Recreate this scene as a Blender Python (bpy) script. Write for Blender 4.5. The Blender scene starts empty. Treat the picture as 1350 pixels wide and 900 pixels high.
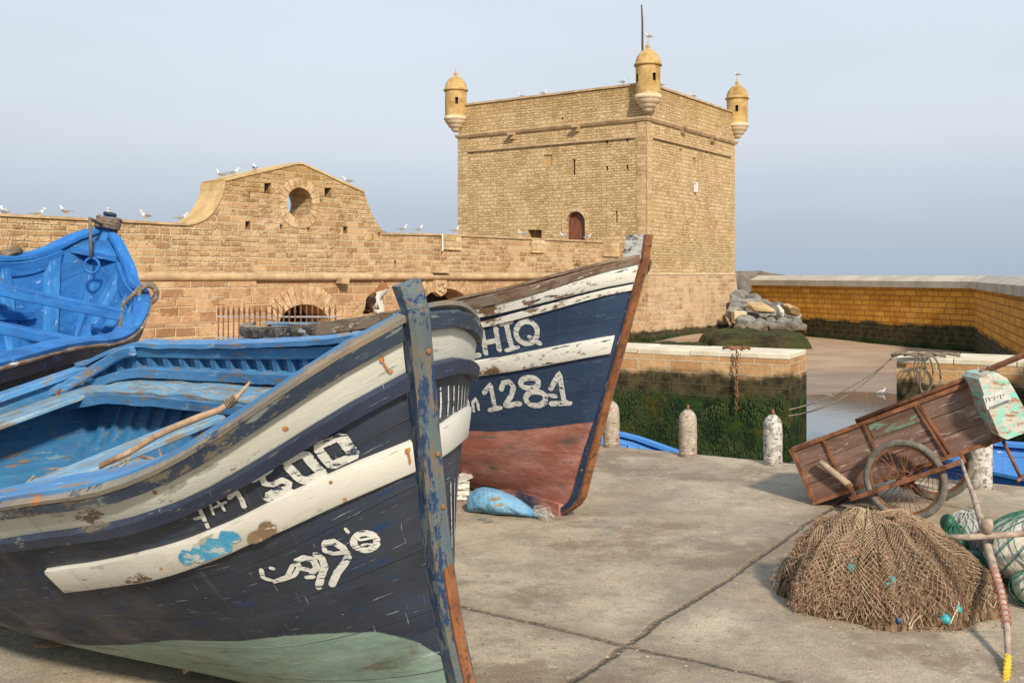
import bpy, bmesh, math, random
import numpy as np
from mathutils import Vector, Matrix
from mathutils.geometry import tessellate_polygon
from mathutils.noise import noise as mnoise
random.seed(7)
SC = bpy.context.scene
COL = SC.collection
F, EYE, CX, CY = 1320., 1.75, 675., 362.     # survey constants: focal length, eye height, picture centre of the photograph
def at(u, v, Y): return Vector(((u-CX)/F*Y, Y, EYE-(v-CY)/F*Y))          # a photograph point at a known distance
def gnd(u, v, z=0.): return at(u, v, (EYE-z)*F/(v-CY))
# ------------------------------------------------------------------ mesh builder
class MB:
    def __init__(s): s.v=[]; s.f=[]; s.uv=[]; s.mi=[]; s.uv2=None
    def add(s, vs, fs, uvs=None, mi=0, M=None):
        o=len(s.v); vs=[Vector(p) for p in vs]
        for k,f in enumerate(fs):
            if uvs is None:
                p=[vs[i] for i in f]; n=Vector((0,0,0))
                for a in range(len(p)):
                    b=p[(a+1)%len(p)]; n+=Vector(((p[a].y-b.y)*(p[a].z+b.z),(p[a].z-b.z)*(p[a].x+b.x),(p[a].x-b.x)*(p[a].y+b.y)))
                ax=max(range(3), key=lambda i: abs(n[i]))
                s.uv.append([((q.y,q.z),(q.x,q.z),(q.x,q.y))[ax] for q in p])
            else: s.uv.append(uvs[k])
            s.f.append([i+o for i in f]); s.mi.append(mi)
        s.v += [M@p for p in vs] if M else vs
        return s
    def box(s, c, d, M=None, mi=0, taper=1., R=None):
        x,y,z=d[0]/2,d[1]/2,d[2]/2; c=Vector(c)
        vs=[Vector((sx*x*(taper if sz>0 else 1),sy*y*(taper if sz>0 else 1),sz*z)) for sz in(-1,1) for sy in(-1,1) for sx in(-1,1)]
        if R: vs=[R@q for q in vs]
        uv=None
        vs=[q+c for q in vs]
        fs=[(0,2,3,1),(4,5,7,6),(0,1,5,4),(2,6,7,3),(0,4,6,2),(1,3,7,5)]
        return s.add(vs,fs,uv,mi,M)
    def beam(s, a, b, w, h, up=(0,0,1), mi=0, nseg=1, M=None):
        a=Vector(a);b=Vector(b);d=(b-a);L=d.length;d.normalize();sd=d.cross(Vector(up)).normalized();u=sd.cross(d)
        vs=[];fs=[];uv=[]
        for k in range(nseg+1):
            p=a+(b-a)*k/nseg
            vs+=[p-sd*w/2-u*h/2,p+sd*w/2-u*h/2,p+sd*w/2+u*h/2,p-sd*w/2+u*h/2]
        cum=[0,w,w+h,2*w+h,2*w+2*h]
        for k in range(nseg):
            for j in range(4):
                i0=k*4+j;i1=k*4+(j+1)%4
                fs.append((i0,i1,i1+4,i0+4)); x0=L*k/nseg;x1=L*(k+1)/nseg
                uv.append([(x0,cum[j]),(x0,cum[j+1]),(x1,cum[j+1]),(x1,cum[j])])
        e=nseg*4
        fs+=[(3,2,1,0),(e,e+1,e+2,e+3)];uv+=[[(0,0),(w,0),(w,h),(0,h)]]*2
        return s.add(vs,fs,uv,mi,M)
    def tube(s, pts, r, n=8, mi=0, M=None, closed=False):
        pts=[Vector(p) for p in pts]; N=len(pts); rr=r if isinstance(r,(list,tuple)) else [r]*N
        vs=[];fs=[];uv=[];prev=None;L=0;Ls=[]
        for i,p in enumerate(pts):
            if closed: t=pts[(i+1)%N]-pts[i-1]
            else: t=pts[min(i+1,N-1)]-pts[max(i-1,0)]
            t.normalize()
            if prev is None:
                a=Vector((0,0,1)) if abs(t.z)<.9 else Vector((1,0,0)); nrm=a.cross(t).normalized()
            else:
                nrm=(prev-t*prev.dot(t))
                nrm=nrm.normalized() if nrm.length>1e-6 else prev
            prev=nrm; bn=t.cross(nrm)
            if i: L+=(p-pts[i-1]).length
            Ls.append(L)
            for k in range(n):
                a=2*math.pi*k/n; vs.append(p+(nrm*math.cos(a)+bn*math.sin(a))*rr[i])
        for i in range(N if closed else N-1):
            i2=(i+1)%N
            l1=Ls[i2] if i2 else L+.05
            for k in range(n):
                k2=(k+1)%n; fs.append((i*n+k,i*n+k2,i2*n+k2,i2*n+k))
                c=2*math.pi*rr[i]
                uv.append([(Ls[i],c*k/n),(Ls[i],c*(k+1)/n),(l1,c*(k+1)/n),(l1,c*k/n)])
        if not closed:
            fs.append(tuple(range(n))[::-1]); fs.append(tuple((N-1)*n+k for k in range(n))); uv+=[[(0,0)]*n]*2
        return s.add(vs,fs,uv,mi,M)
    def lathe(s, prof, n=20, c=(0,0,0), mi=0, M=None, wob=0.):
        c=Vector(c);vs=[];fs=[];uv=[];L=[0]
        for i in range(1,len(prof)): L.append(L[-1]+math.dist(prof[i],prof[i-1]))
        rm=max(p[0] for p in prof)
        for (r,z) in prof:
            for k in range(n):
                a=2*math.pi*k/n; q=r*(1+wob*mnoise(Vector((math.cos(a)*2,math.sin(a)*2,z*4))))
                vs.append(c+Vector((q*math.cos(a),q*math.sin(a),z)))
        for i in range(len(prof)-1):
            for k in range(n):
                k2=(k+1)%n;fs.append((i*n+k,i*n+k2,(i+1)*n+k2,(i+1)*n+k)); c0=2*math.pi*rm
                uv.append([(c0*k/n,L[i]),(c0*(k+1)/n,L[i]),(c0*(k+1)/n,L[i+1]),(c0*k/n,L[i+1])])
        if prof[0][0]>1e-4: fs.append(tuple(range(n))[::-1]);uv.append([(0,0)]*n)
        if prof[-1][0]>1e-4: fs.append(tuple((len(prof)-1)*n+k for k in range(n)));uv.append([(0,0)]*n)
        return s.add(vs,fs,uv,mi,M)
    def loft(s, rings, n=14, M=None, mi=0):
        # rings: (centre, half width y, half height z) along x-ish spine
        vs=[];fs=[]
        for (c,ry,rz) in rings:
            c=Vector(c)
            for k in range(n):
                a=2*math.pi*k/n; vs.append(c+Vector((0,ry*math.cos(a),rz*math.sin(a))))
        for i in range(len(rings)-1):
            for k in range(n):
                k2=(k+1)%n;fs.append((i*n+k,i*n+k2,(i+1)*n+k2,(i+1)*n+k))
        fs.append(tuple(range(n))[::-1]);fs.append(tuple((len(rings)-1)*n+k for k in range(n)))
        return s.add(vs,fs,None,mi,M)
    def prism(s, poly, y0, y1, M=None, mi=0, holes=()):
        """outline in (x,z), from y0 (front, facing -y) to y1; holes = (points, depth or None for a through hole)"""
        loops=[[Vector((p[0],p[1],0)) for p in poly]]+[[Vector((p[0],p[1],0)) for p in h[0]] for h in holes]
        tri=tessellate_polygon(loops); flat=[p for l in loops for p in l]
        def T(t):
            a,b,c=[flat[i] for i in t]; return t if (b-a).cross(c-a).z>0 else (t[0],t[2],t[1])
        tri=[T(t) for t in tri if abs((flat[t[1]]-flat[t[0]]).cross(flat[t[2]]-flat[t[0]]).z)>1e-9]
        s.add([(p.x,y0,p.y) for p in flat],tri,None,mi,M)
        back=[loops[0]]+[loops[i+1] for i,h in enumerate(holes) if h[1] is None]
        bf=[p for l in back for p in l]; tb=tessellate_polygon(back)
        fl=flat; flat2=bf
        tt=[]
        for t in tb:
            a,b,c=[bf[i] for i in t]; cz=(b-a).cross(c-a).z
            if abs(cz)<1e-9: continue
            tt.append(t if cz<0 else (t[0],t[2],t[1]))
        s.add([(p.x,y1,p.y) for p in bf],tt,None,mi,M)
        def side(lp,a,b,flip,m):
            n=len(lp); L=0
            area=sum(lp[i].x*lp[(i+1)%n].y-lp[(i+1)%n].x*lp[i].y for i in range(n))
            for i in range(n):
                p,q=lp[i],lp[(i+1)%n]; d=(q-p).length
                vs=[(p.x,a,p.y),(q.x,a,q.y),(q.x,b,q.y),(p.x,b,p.y)]
                f=(0,3,2,1) if (area>0)!=flip else (0,1,2,3)
                u=[(a,L),(a,L+d),(b,L+d),(b,L)]; u=[(x[0],x[1]) for x in u]
                if abs(q.x-p.x)>abs(q.y-p.y): u=[(y,x) for x,y in u]
                s.add(vs,[f],[[u[j] for j in f]],m,M); L+=d
        side(loops[0],y0,y1,False,mi)
        for i,h in enumerate(holes):
            lp=loops[i+1]; m=h[2] if len(h)>2 else mi
            d=y1 if h[1] is None else y0+h[1]
            side(lp,y0,d,True,mi)
            if h[1] is not None:
                t3=tessellate_polygon([lp]); o=[]
                for t in t3:
                    a,b,c=[lp[j] for j in t]; o.append(t if (b-a).cross(c-a).z>0 else (t[0],t[2],t[1]))
                s.add([(p.x,d,p.y) for p in lp],o,None,m,M)
        return s
    def xf(s, M, start=0):
        for i in range(start,len(s.v)): s.v[i]=M@s.v[i]
        return s
    def build(s, name, mat, parent=None, smooth=False, world=True):
        me=bpy.data.meshes.new(name)
        o=Vector((0,0,0))
        if parent is not None and world:
            p=parent
            while p is not None: o=o+p.location; p=p.parent
        me.from_pydata([(p-o)[:] for p in s.v],[],s.f)
        uvl=me.uv_layers.new(name='UVMap'); uvl.data.foreach_set('uv',[c for f in s.uv for q in f for c in q])
        if s.uv2 is not None:
            u2=me.uv_layers.new(name='band'); u2.data.foreach_set('uv',[c for f in s.f for i in f for c in s.uv2[i]])
        for m in (mat if isinstance(mat,(list,tuple)) else [mat]): me.materials.append(m)
        me.polygons.foreach_set('material_index',s.mi)
        if smooth is True: me.polygons.foreach_set('use_smooth',[True]*len(s.f))
        me.validate(); me.update()
        if smooth and smooth is not True: 
            me.polygons.foreach_set('use_smooth',[True]*len(me.polygons)); me.set_sharp_from_angle(angle=math.radians(smooth))
        ob=bpy.data.objects.new(name,me); COL.objects.link(ob)
        if parent is not None: ob.parent=parent
        return ob
def bevel(o,w=.006,seg=1):
    m=o.modifiers.new('bevel','BEVEL'); m.width=w; m.segments=seg; m.limit_method='ANGLE'; return o
def tag(o,label=None,cat=None,group=None,kind=None):
    if label:o['label']=label
    if cat:o['category']=cat
    if group:o['group']=group
    if kind:o['kind']=kind
    return o
def empty(name,loc=(0,0,0),label=None,cat=None,group=None,rot=(0,0,0)):
    o=bpy.data.objects.new(name,None);COL.objects.link(o);o.location=loc;o.rotation_euler=rot;o.empty_display_size=.1
    return tag(o,label,cat,group)
def copy_tree(o,parent=None):
    c=o.copy();COL.objects.link(c);c.parent=parent
    for ch in list(o.children): copy_tree(ch,c)
    return c
# ------------------------------------------------------------------ materials
def lin(r,g,b):
    f=lambda c:(c/255/12.92) if c/255<=.04045 else ((c/255+.055)/1.055)**2.4
    return (f(r),f(g),f(b),1)
class NT:
    def __init__(s,name,rough=.8,spec=.3,metal=0):
        s.m=bpy.data.materials.new(name);s.m.use_nodes=True;s.t=s.m.node_tree;s.bs=s.t.nodes['Principled BSDF']
        s.bs.inputs['Roughness'].default_value=rough;s.bs.inputs['Specular IOR Level'].default_value=spec;s.bs.inputs['Metallic'].default_value=metal
    def L(s,a,b): s.t.links.new(a,b)
    def n(s,t,**k):
        x=s.t.nodes.new('ShaderNode'+t)
        for a,v in k.items():
            if a.startswith('_'): setattr(x,a[1:],v)
        return x
    def inp(s,sock,v):
        if isinstance(v,bpy.types.NodeSocket): s.L(v,sock)
        else: sock.default_value=v
    def uv(s,name='UVMap'):
        x=s.n('UVMap');x.uv_map=name;return x.outputs[0]
    def pos(s): return s.n('NewGeometry').outputs['Position']
    def obj(s): return s.n('TexCoord').outputs['Object']
    def map(s,vec,scale=(1,1,1),loc=(0,0,0),rot=(0,0,0)):
        x=s.n('Mapping');s.L(vec,x.inputs[0]);x.inputs['Scale'].default_value=scale;x.inputs['Location'].default_value=loc;x.inputs['Rotation'].default_value=rot;return x.outputs[0]
    def noise(s,vec,sc,det=4,rough=.6,dist=0,col=False):
        x=s.n('TexNoise');s.L(vec,x.inputs['Vector']);x.inputs['Scale'].default_value=sc;x.inputs['Detail'].default_value=det;x.inputs['Roughness'].default_value=rough;x.inputs['Distortion'].default_value=dist
        return x.outputs[1 if col else 0]
    def vor(s,vec,sc,out=0,feat='F1',rnd=1):
        x=s.n('TexVoronoi');x.feature=feat;s.L(vec,x.inputs['Vector']);x.inputs['Scale'].default_value=sc;x.inputs['Randomness'].default_value=rnd;return x.outputs[out]
    def rng(s,v,a,b,c=0.,d=1.,smooth=True):
        x=s.n('MapRange');x.interpolation_type='SMOOTHSTEP' if smooth else 'LINEAR'
        s.inp(x.inputs[0],v)
        for i,q in enumerate((a,b,c,d)): x.inputs[i+1].default_value=q
        return x.outputs[0]
    def mth(s,op,a,b=0.,c=None):
        x=s.n('Math');x.operation=op;s.inp(x.inputs[0],a);s.inp(x.inputs[1],b)
        if c is not None:s.inp(x.inputs[2],c)
        return x.outputs[0]
    def mix(s,f,a,b,mode='MIX'):
        x=s.n('Mix');x.data_type='RGBA';x.blend_type=mode;s.inp(x.inputs[0],f);s.inp(x.inputs[6],a);s.inp(x.inputs[7],b);return x.outputs[2]
    def sep(s,v): x=s.n('SeparateXYZ');s.L(v,x.inputs[0]);return x.outputs
    def vadd(s,a,b,op='ADD'):
        x=s.n('VectorMath');x.operation=op;s.inp(x.inputs[0],a);s.inp(x.inputs[1],b);return x.outputs[0]
    def out(s,col,bump=None,dist=.01,strength=.6,rough=None,nrm=None):
        s.inp(s.bs.inputs['Base Color'],col)
        if bump is not None:
            b=s.n('Bump');b.inputs['Strength'].default_value=strength;b.inputs['Distance'].default_value=dist;s.L(bump,b.inputs['Height']);s.L(b.outputs[0],s.bs.inputs['Normal'])
        if rough is not None: s.inp(s.bs.inputs['Roughness'],rough)
        return s.m
def C(*a): return (a[0],a[1],a[2],1)
def paint(name,base,alt,chip=None,chipamt=.5,wood=None,woodamt=0,rust=0.,scratch=.3,rough=.55,seam=0,bump=.5,gs=1.,dirt=.3,dirtcol=(.08,.06,.04),low=None,st=(1,4)):
    """weathered paint on boards: colour drift, chips to an older coat, bare wood, rust dots, scratches, plank seams. low=(colour,colour2): coat below the waterline."""
    n=NT(name,rough,.35); uv=n.uv(); g=n.map(uv,(st[0]*gs,st[1]*gs,1)); w=n.map(uv,(gs,gs,1))
    c=n.mix(n.rng(n.noise(g,2.2,6,.65,.3),.35,.68),base,alt)
    c=n.mix(n.rng(n.noise(w,1.1,5,.7),.4,.75,0,dirt),c,C(*dirtcol))
    if chip: c=n.mix(n.rng(n.noise(g,5,8,.72),.62-.12*chipamt,.66-.12*chipamt),c,chip)
    if woodamt: 
        wc=n.mix(n.noise(n.map(uv,(4,60,1)),3,4),C(wood[0]*.6,wood[1]*.6,wood[2]*.6),C(*wood[:3]))
        c=n.mix(n.rng(n.noise(n.map(uv,(gs*1.5,gs*5,1),(3,7,0)),3,9,.75),.60-.2*woodamt,.64-.2*woodamt),c,wc)
    if low:
        b=n.sep(n.uv('band'))[0]; nn=n.noise(w,3,5,.6)
        lw=n.mix(n.rng(n.noise(g,2.5,6,.7),.4,.65),low[0],low[1]); lw=n.mix(n.rng(n.noise(n.map(uv,(1,3,1),(5,2,0)),4,8,.7),.56,.64,0,.8),lw,low[2])
        lw=n.mix(n.rng(n.noise(n.map(uv,(.6,2.2,1)),1.7,6,.75),.45,.66,0,.6),lw,C(.06,.05,.04))
        c=n.mix(n.rng(n.mth('ADD',b,n.mth('MULTIPLY',n.mth('SUBTRACT',nn,.5),.03)),-.002,.004),lw,c)
    dr=n.rng(n.noise(n.map(uv,(9,.7,1),(2,2,0)),2.4,5,.7),.60,.74,0,.35*min(1,dirt*1.6)); c=n.mix(dr,c,C(*[.5*q for q in dirtcol]) if sum(base[:3])>.6 else C(*[min(1,1.6*q+.02) for q in dirtcol]))
    if scratch:
        sc=n.rng(n.noise(n.map(uv,(1.2,26,1),(0,0,0),(0,0,.5)),6,4,.65),.655,.70,0,scratch)
        sc2=n.rng(n.noise(n.map(uv,(40,2,1),(9,1,0),(0,0,.3)),3,4,.65),.67,.71,0,scratch*.8)
        dots=n.rng(n.vor(w,22),.05,.03,0,min(1,scratch*2)); pick=n.rng(n.noise(w,7,2),.52,.56)
        c=n.mix(n.mth('MAXIMUM',n.mth('MAXIMUM',sc,sc2),n.mth('MULTIPLY',dots,pick)),c,C(.50,.52,.52))
        c=n.mix(n.rng(n.noise(n.map(uv,(1.5,3,1),(6,1,0)),1.7,9,.82),.56,.72,0,scratch*.35),c,C(.22,.27,.32))
    h=n.noise(g,9,6,.7)
    if rust:
        r=n.vor(n.map(uv,(1,1.3,1),(.3,.2,0)),5); rn=n.noise(w,25,3); pk=n.rng(n.noise(n.map(uv,(1,1,1),(4,4,0)),3.3,1),.5,.54)
        rr=n.mth('MULTIPLY',n.rng(n.mth('ADD',r,n.mth('MULTIPLY',rn,.22)),.17+.02*rust,.11+.02*rust),pk)
        c=n.mix(n.mth('MULTIPLY',rr,.9),c,n.mix(rn,C(.35,.10,.02),C(.55,.22,.05)))
    if seam:
        v=n.sep(uv)[1]; fr=n.mth('FRACT',n.mth('ADD',n.mth('DIVIDE',v,seam),n.mth('MULTIPLY',n.noise(w,1.2,2),.06)))
        sm=n.rng(n.mth('ABSOLUTE',n.mth('SUBTRACT',fr,.5)),.485,.498)
        c=n.mix(n.mth('MULTIPLY',sm,n.rng(n.noise(w,2.3,2),.35,.6,.15,.7)),c,C(.012,.012,.016))
        h=n.mth('SUBTRACT',h,n.mth('MULTIPLY',sm,.8))
    return n.out(c,h,.006,bump,rough=n.rng(n.noise(w,5,4),.3,.7,rough-.12,rough+.2))
def masonry(name,bw,bh,c1,c2,mort,ms=.02,irr=.02,stain=(.5,.35,.2),stamt=.4,algae=None,pale=None,dark=None,bump=1.,dist=.03,lichen=None,squash=1.,offs=.5,msmooth=.3,two=None):
    n=NT(name,.92,.15); uv=n.uv()
    ns=n.noise(uv,1.3/bw,2,.5,0,True); d=n.vadd(n.vadd(ns,(.5,.5,.5),'SUBTRACT'),(irr*4*bw,irr*3*bw,0),'MULTIPLY')
    d2=n.vadd(n.vadd(n.noise(uv,5/bw,2,.6,0,True),(.5,.5,.5),'SUBTRACT'),(irr*2.2*bw,irr*2.2*bw,0),'MULTIPLY')
    p=n.vadd(n.vadd(uv,d),d2)
    b=n.n('TexBrick');b.offset=offs;b.squash=squash;b.squash_frequency=3;n.L(p,b.inputs['Vector'])
    for k,v in (('Color1',c1),('Color2',c2),('Mortar',mort),('Scale',1.),('Mortar Size',ms),('Mortar Smooth',msmooth),('Brick Width',bw),('Row Height',bh),('Bias',0.)): b.inputs[k].default_value=v
    c=b.outputs['Color']; fac=b.outputs['Fac']
    if two:
        b2=n.n('TexBrick');b2.offset=.37;b2.squash=1.4;b2.squash_frequency=2;n.L(n.vadd(p,(.13,.07,0)),b2.inputs['Vector'])
        for k,v in (('Color1',c2),('Color2',C(c1[0]*.75,c1[1]*.7,c1[2]*.65)),('Mortar',mort),('Scale',1.),('Mortar Size',ms*1.2),('Mortar Smooth',.6),('Brick Width',bw*two),('Row Height',bh*two),('Bias',-.2)): b2.inputs[k].default_value=v
        q=n.rng(n.noise(n.pos(),.45,5,.7),.47,.53); c=n.mix(q,c,b2.outputs['Color']); 
        mf=n.n('Mix');mf.data_type='FLOAT';n.L(q,mf.inputs[0]);n.L(fac,mf.inputs[2]);n.L(b2.outputs['Fac'],mf.inputs[3]);fac=mf.outputs[0]
    P=n.pos(); z=n.sep(P)[2]
    big=n.noise(P,.35,5,.65); 
    c=n.mix(n.rng(n.noise(P,.9,6,.7),.45,.7,0,stamt),c,C(*stain),'MULTIPLY')
    c=n.mix(n.rng(n.noise(uv,4./bw,4,.7),.3,.75,0,.55),c,n.mix(.5,c,C(.1,.07,.04)),'MIX')
    if pale: c=n.mix(n.rng(n.noise(n.map(P,(1,1,1.6),(7,3,1)),.55,6,.68),.55,.72,0,pale[3]),c,C(*pale[:3]))
    if lichen: 
        zz=n.rng(n.mth('ADD',z,n.mth('MULTIPLY',n.noise(P,.5,4),3.)),lichen[0]+1.5,lichen[1]+1.5,0,lichen[2])
        c=n.mix(zz,c,n.mix(n.noise(P,3,4),C(.42,.25,.05),C(.26,.17,.05)),'MIX')
    c=n.mix(n.rng(n.noise(P,2.6,8,.75),.55,.66,0,.40),c,C(.62,.50,.34)) if pale else c
    c=n.mix(n.rng(n.noise(n.map(P,(1,1,1),(8,8,2)),5,7,.8),.60,.67,0,.6),c,C(.13,.08,.045))
    # vertical weather streaks
    c=n.mix(n.rng(n.noise(n.map(P,(1.4,1.4,.12)),1.1,4,.6),.55,.8,0,.35),c,C(.16,.12,.08))
    h=n.mth('ADD',n.mth('MULTIPLY',n.mth('SUBTRACT',1.,fac),1.),n.mth('MULTIPLY',n.noise(uv,7/bw,5,.7),.9))
    if algae:
        z0,z1,z2=algae   # black band below z0, green below z1
        nz=n.mth('MULTIPLY',n.mth('SUBTRACT',n.noise(P,.8,6,.7),.5),.7)
        zn=n.mth('ADD',z,nz)
        k=n.rng(zn,z0-.08,z0+.12,1,0); g=n.rng(zn,z1-.25,z1+.15,1,0)
        bc=n.mix(n.rng(n.noise(uv,3,5,.7),.35,.65),C(.022,.019,.010),C(.075,.062,.028))
        bc=n.mix(n.mth('MULTIPLY',fac,.5),bc,C(.10,.09,.06))
        gc=n.mix(n.rng(n.noise(P,2.2,6,.75),.4,.62),C(.006,.018,.007),C(.028,.060,.012))
        gc=n.mix(n.rng(n.noise(P,.9,5,.7),.52,.66,0,.8),gc,C(.085,.065,.012))
        c=n.mix(k,c,bc); c=n.mix(g,c,gc)
        h=n.mth('ADD',h,n.mth('MULTIPLY',g,n.mth('MULTIPLY',n.noise(P,9,4,.8),2.5)))
    return n.out(c,h,dist,bump)
def plainmat(name,a,b,sc=6,rough=.8,bump=.4,metal=0,dist=.005,spec=.3,det=6,coord='obj',mapping=(1,1,1)):
    n=NT(name,rough,spec,metal); P=n.map(n.obj() if coord=='obj' else (n.uv() if coord=='uv' else n.pos()),mapping)
    x=n.noise(P,sc,det,.7)
    return n.out(n.mix(n.rng(x,.35,.65),a,b),n.noise(P,sc*3,4,.7),dist,bump)
M={}
M['navy1']=paint('navy hull paint',C(.017,.023,.036),C(.030,.042,.068),C(.014,.038,.10),.35,rust=.05,scratch=.75,seam=.17,gs=1.,dirt=.7,dirtcol=(.055,.062,.075),low=(C(.17,.26,.215),C(.24,.33,.285),C(.13,.13,.08)),rough=.5)
M['navy2']=paint('faded navy hull paint',C(.018,.038,.088),C(.030,.055,.11),C(.05,.09,.15),.2,rust=.1,scratch=.35,seam=.16,low=(C(.36,.125,.09),C(.50,.25,.20),C(.12,.14,.12)),rough=.55,dirt=.35,dirtcol=(.04,.05,.06))
M['dark3']=paint('near black hull paint',C(.012,.016,.035),C(.02,.03,.06),C(.02,.06,.2),.3,rust=.1,scratch=.4,seam=.2,rough=.5)
M['navystrip']=paint('navy strake paint',C(.020,.028,.055),C(.035,.055,.10),C(.16,.17,.15),.25,wood=(.15,.13,.10),woodamt=.10,rust=.5,scratch=.5,bump=.7)
M['greystrip']=paint('worn grey blue rub rail',C(.022,.034,.06),C(.045,.075,.11),C(.17,.20,.18),.75,wood=(.17,.15,.11),woodamt=.35,rust=.5,scratch=.3,bump=.8)
M['cream']=paint('chalky white strake paint',C(.47,.48,.42),C(.57,.575,.52),C(.30,.32,.27),.45,rust=1.6,scratch=.1,dirt=.6,dirtcol=(.20,.19,.14),bump=.7,seam=.115,wood=(.2,.15,.1),woodamt=.12,st=(1,6))
M['white1']=paint('white plank paint',C(.56,.56,.50),C(.66,.65,.59),C(.36,.36,.30),.35,rust=1.8,scratch=.05,dirt=.5,dirtcol=(.25,.22,.16),wood=(.2,.13,.08),woodamt=.12)
M['white2']=paint('chipped white strake paint',C(.66,.65,.58),C(.76,.75,.69),C(.03,.05,.09),.5,wood=(.2,.12,.07),woodamt=.35,rust=.2,scratch=.05,dirt=.2,dirtcol=(.25,.22,.18),st=(1,7))
M['brown2']=paint('weathered brown gunwale',C(.13,.075,.045),C(.22,.14,.085),C(.55,.52,.45),.42,wood=(.28,.22,.16),woodamt=.5,rust=.2,scratch=.3,st=(1,7),bump=.8)
M['black2']=paint('black gunwale with white chips',C(.02,.02,.022),C(.05,.045,.04),C(.4,.42,.42),.5,wood=(.2,.17,.13),woodamt=.5,scratch=.6,st=(1,6),bump=.7)
M['blue']=paint('chalky blue rail paint',C(.050,.17,.38),C(.085,.26,.50),C(.25,.35,.42),.35,wood=(.25,.20,.15),woodamt=.3,rust=.25,scratch=.25,bump=.5,dirt=.25,dirtcol=(.05,.08,.12))
M['bluein']=paint('deep blue inner hull paint',C(.025,.14,.31),C(.055,.21,.40),C(.16,.26,.32),.30,wood=(.25,.19,.13),woodamt=.16,rust=.2,scratch=.15,seam=.18,dirt=.45,dirtcol=(.08,.07,.06))
M['blueworn']=paint('worn pale blue board',C(.10,.26,.42),C(.19,.34,.46),C(.33,.34,.31),.65,wood=(.27,.23,.18),woodamt=.42,rust=.35,scratch=.2,bump=.8)
M['blue3']=paint('vivid blue inner paint',C(.012,.11,.36),C(.026,.18,.49),C(.18,.33,.48),.10,scratch=.05,dirt=.6,dirtcol=(.015,.05,.13),seam=.24,rough=.75)
M['stem1']=paint('layered blue stem post paint',C(.012,.026,.07),C(.02,.07,.16),C(.13,.17,.18),.85,wood=(.13,.13,.12),woodamt=.40,rust=.5,scratch=.3,bump=.9,gs=2.2,st=(1,1))
M['greyedge']=paint('grey worn rail edge',C(.16,.15,.13),C(.25,.22,.18),C(.04,.06,.10),.7,wood=(.30,.24,.17),woodamt=.4,rust=.5,scratch=.2,bump=.8)
M['stemfront']=paint('grey green worn stem face',C(.08,.12,.15),C(.12,.16,.165),C(.015,.045,.12),.95,wood=(.20,.17,.13),woodamt=.45,rust=.8,scratch=.2,bump=.9,gs=2,st=(1,1))
M['lettering']=paint('white hand painted lettering',C(.58,.59,.55),C(.70,.70,.65),C(.035,.05,.09),.55,wood=(.06,.08,.12),woodamt=.22,scratch=0,dirt=.25,dirtcol=(.2,.2,.2),rough=.7,gs=4,st=(1,2.2),bump=.25)
M['red']=paint('rusty iron stem band',C(.17,.065,.03),C(.32,.13,.05),C(.09,.045,.03),.6,scratch=0,dirt=.3,gs=4,st=(1,1),bump=.9)
M['rust']=plainmat('rusted iron',C(.11,.05,.028),C(.30,.135,.07),9,.85,.6,.2)
M['rope']=plainmat('old brown rope',C(.10,.075,.05),C(.24,.19,.14),30,.95,.9)
M['barewood']=plainmat('grey bare wood',C(.22,.16,.11),C(.42,.33,.24),5,.85,.7,mapping=(1,1,1))
M['dark']=plainmat('painted opening shade',C(.02,.014,.010),C(.05,.035,.022),2,.95)  # near-black colour stands in for the shade deep inside wall openings
# ------------------------------------------------------------------ world, sun, camera
sun_dir=Vector((.30,-.93,.66)).normalized()
wd=bpy.data.worlds.new('World');SC.world=wd;wd.use_nodes=True;wt=wd.node_tree
bg=wt.nodes['Background'];bg.inputs[1].default_value=.1
sky=wt.nodes.new('ShaderNodeTexSky');sky.sky_type='NISHITA';sky.sun_disc=False
sky.sun_elevation=math.asin(sun_dir.z);sky.sun_rotation=math.atan2(sun_dir.x,sun_dir.y);sky.dust_density=4;sky.air_density=1.2
tc=wt.nodes.new('ShaderNodeTexCoord');sp=wt.nodes.new('ShaderNodeSeparateXYZ');wt.links.new(tc.outputs['Generated'],sp.inputs[0])
rp=wt.nodes.new('ShaderNodeValToRGB');wt.links.new(sp.outputs[2],rp.inputs[0]);cr=rp.color_ramp
# a veil of thin haze over the blue: greyer at the horizon, paler above
stops=[(0,(3.6,4.25,5.2)),(.05,(4.0,4.6,5.5)),(.13,(5.3,5.75,6.35)),(.24,(5.6,6.2,6.9)),(.5,(5.6,6.5,7.5)),(1,(4.6,5.8,7.6))]
while len(cr.elements)<len(stops): cr.elements.new(.5)
for e,(p,c) in zip(cr.elements,stops): e.position=p;e.color=(c[0]/10,c[1]/10,c[2]/10,1)
ml=wt.nodes.new('ShaderNodeVectorMath');ml.operation='SCALE';wt.links.new(rp.outputs[0],ml.inputs[0]);ml.inputs['Scale'].default_value=10
nz=wt.nodes.new('ShaderNodeTexNoise');mp=wt.nodes.new('ShaderNodeMapping');mp.inputs['Scale'].default_value=(1,1,4);wt.links.new(tc.outputs['Generated'],mp.inputs[0]);wt.links.new(mp.outputs[0],nz.inputs['Vector']);nz.inputs['Scale'].default_value=1.6;nz.inputs['Detail'].default_value=3
mr=wt.nodes.new('ShaderNodeMapRange');wt.links.new(nz.outputs[0],mr.inputs[0]);mr.inputs[1].default_value=.3;mr.inputs[2].default_value=.7;mr.inputs[3].default_value=.93;mr.inputs[4].default_value=1.06
m2=wt.nodes.new('ShaderNodeVectorMath');m2.operation='SCALE';wt.links.new(ml.outputs[0],m2.inputs[0]);wt.links.new(mr.outputs[0],m2.inputs['Scale'])
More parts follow.
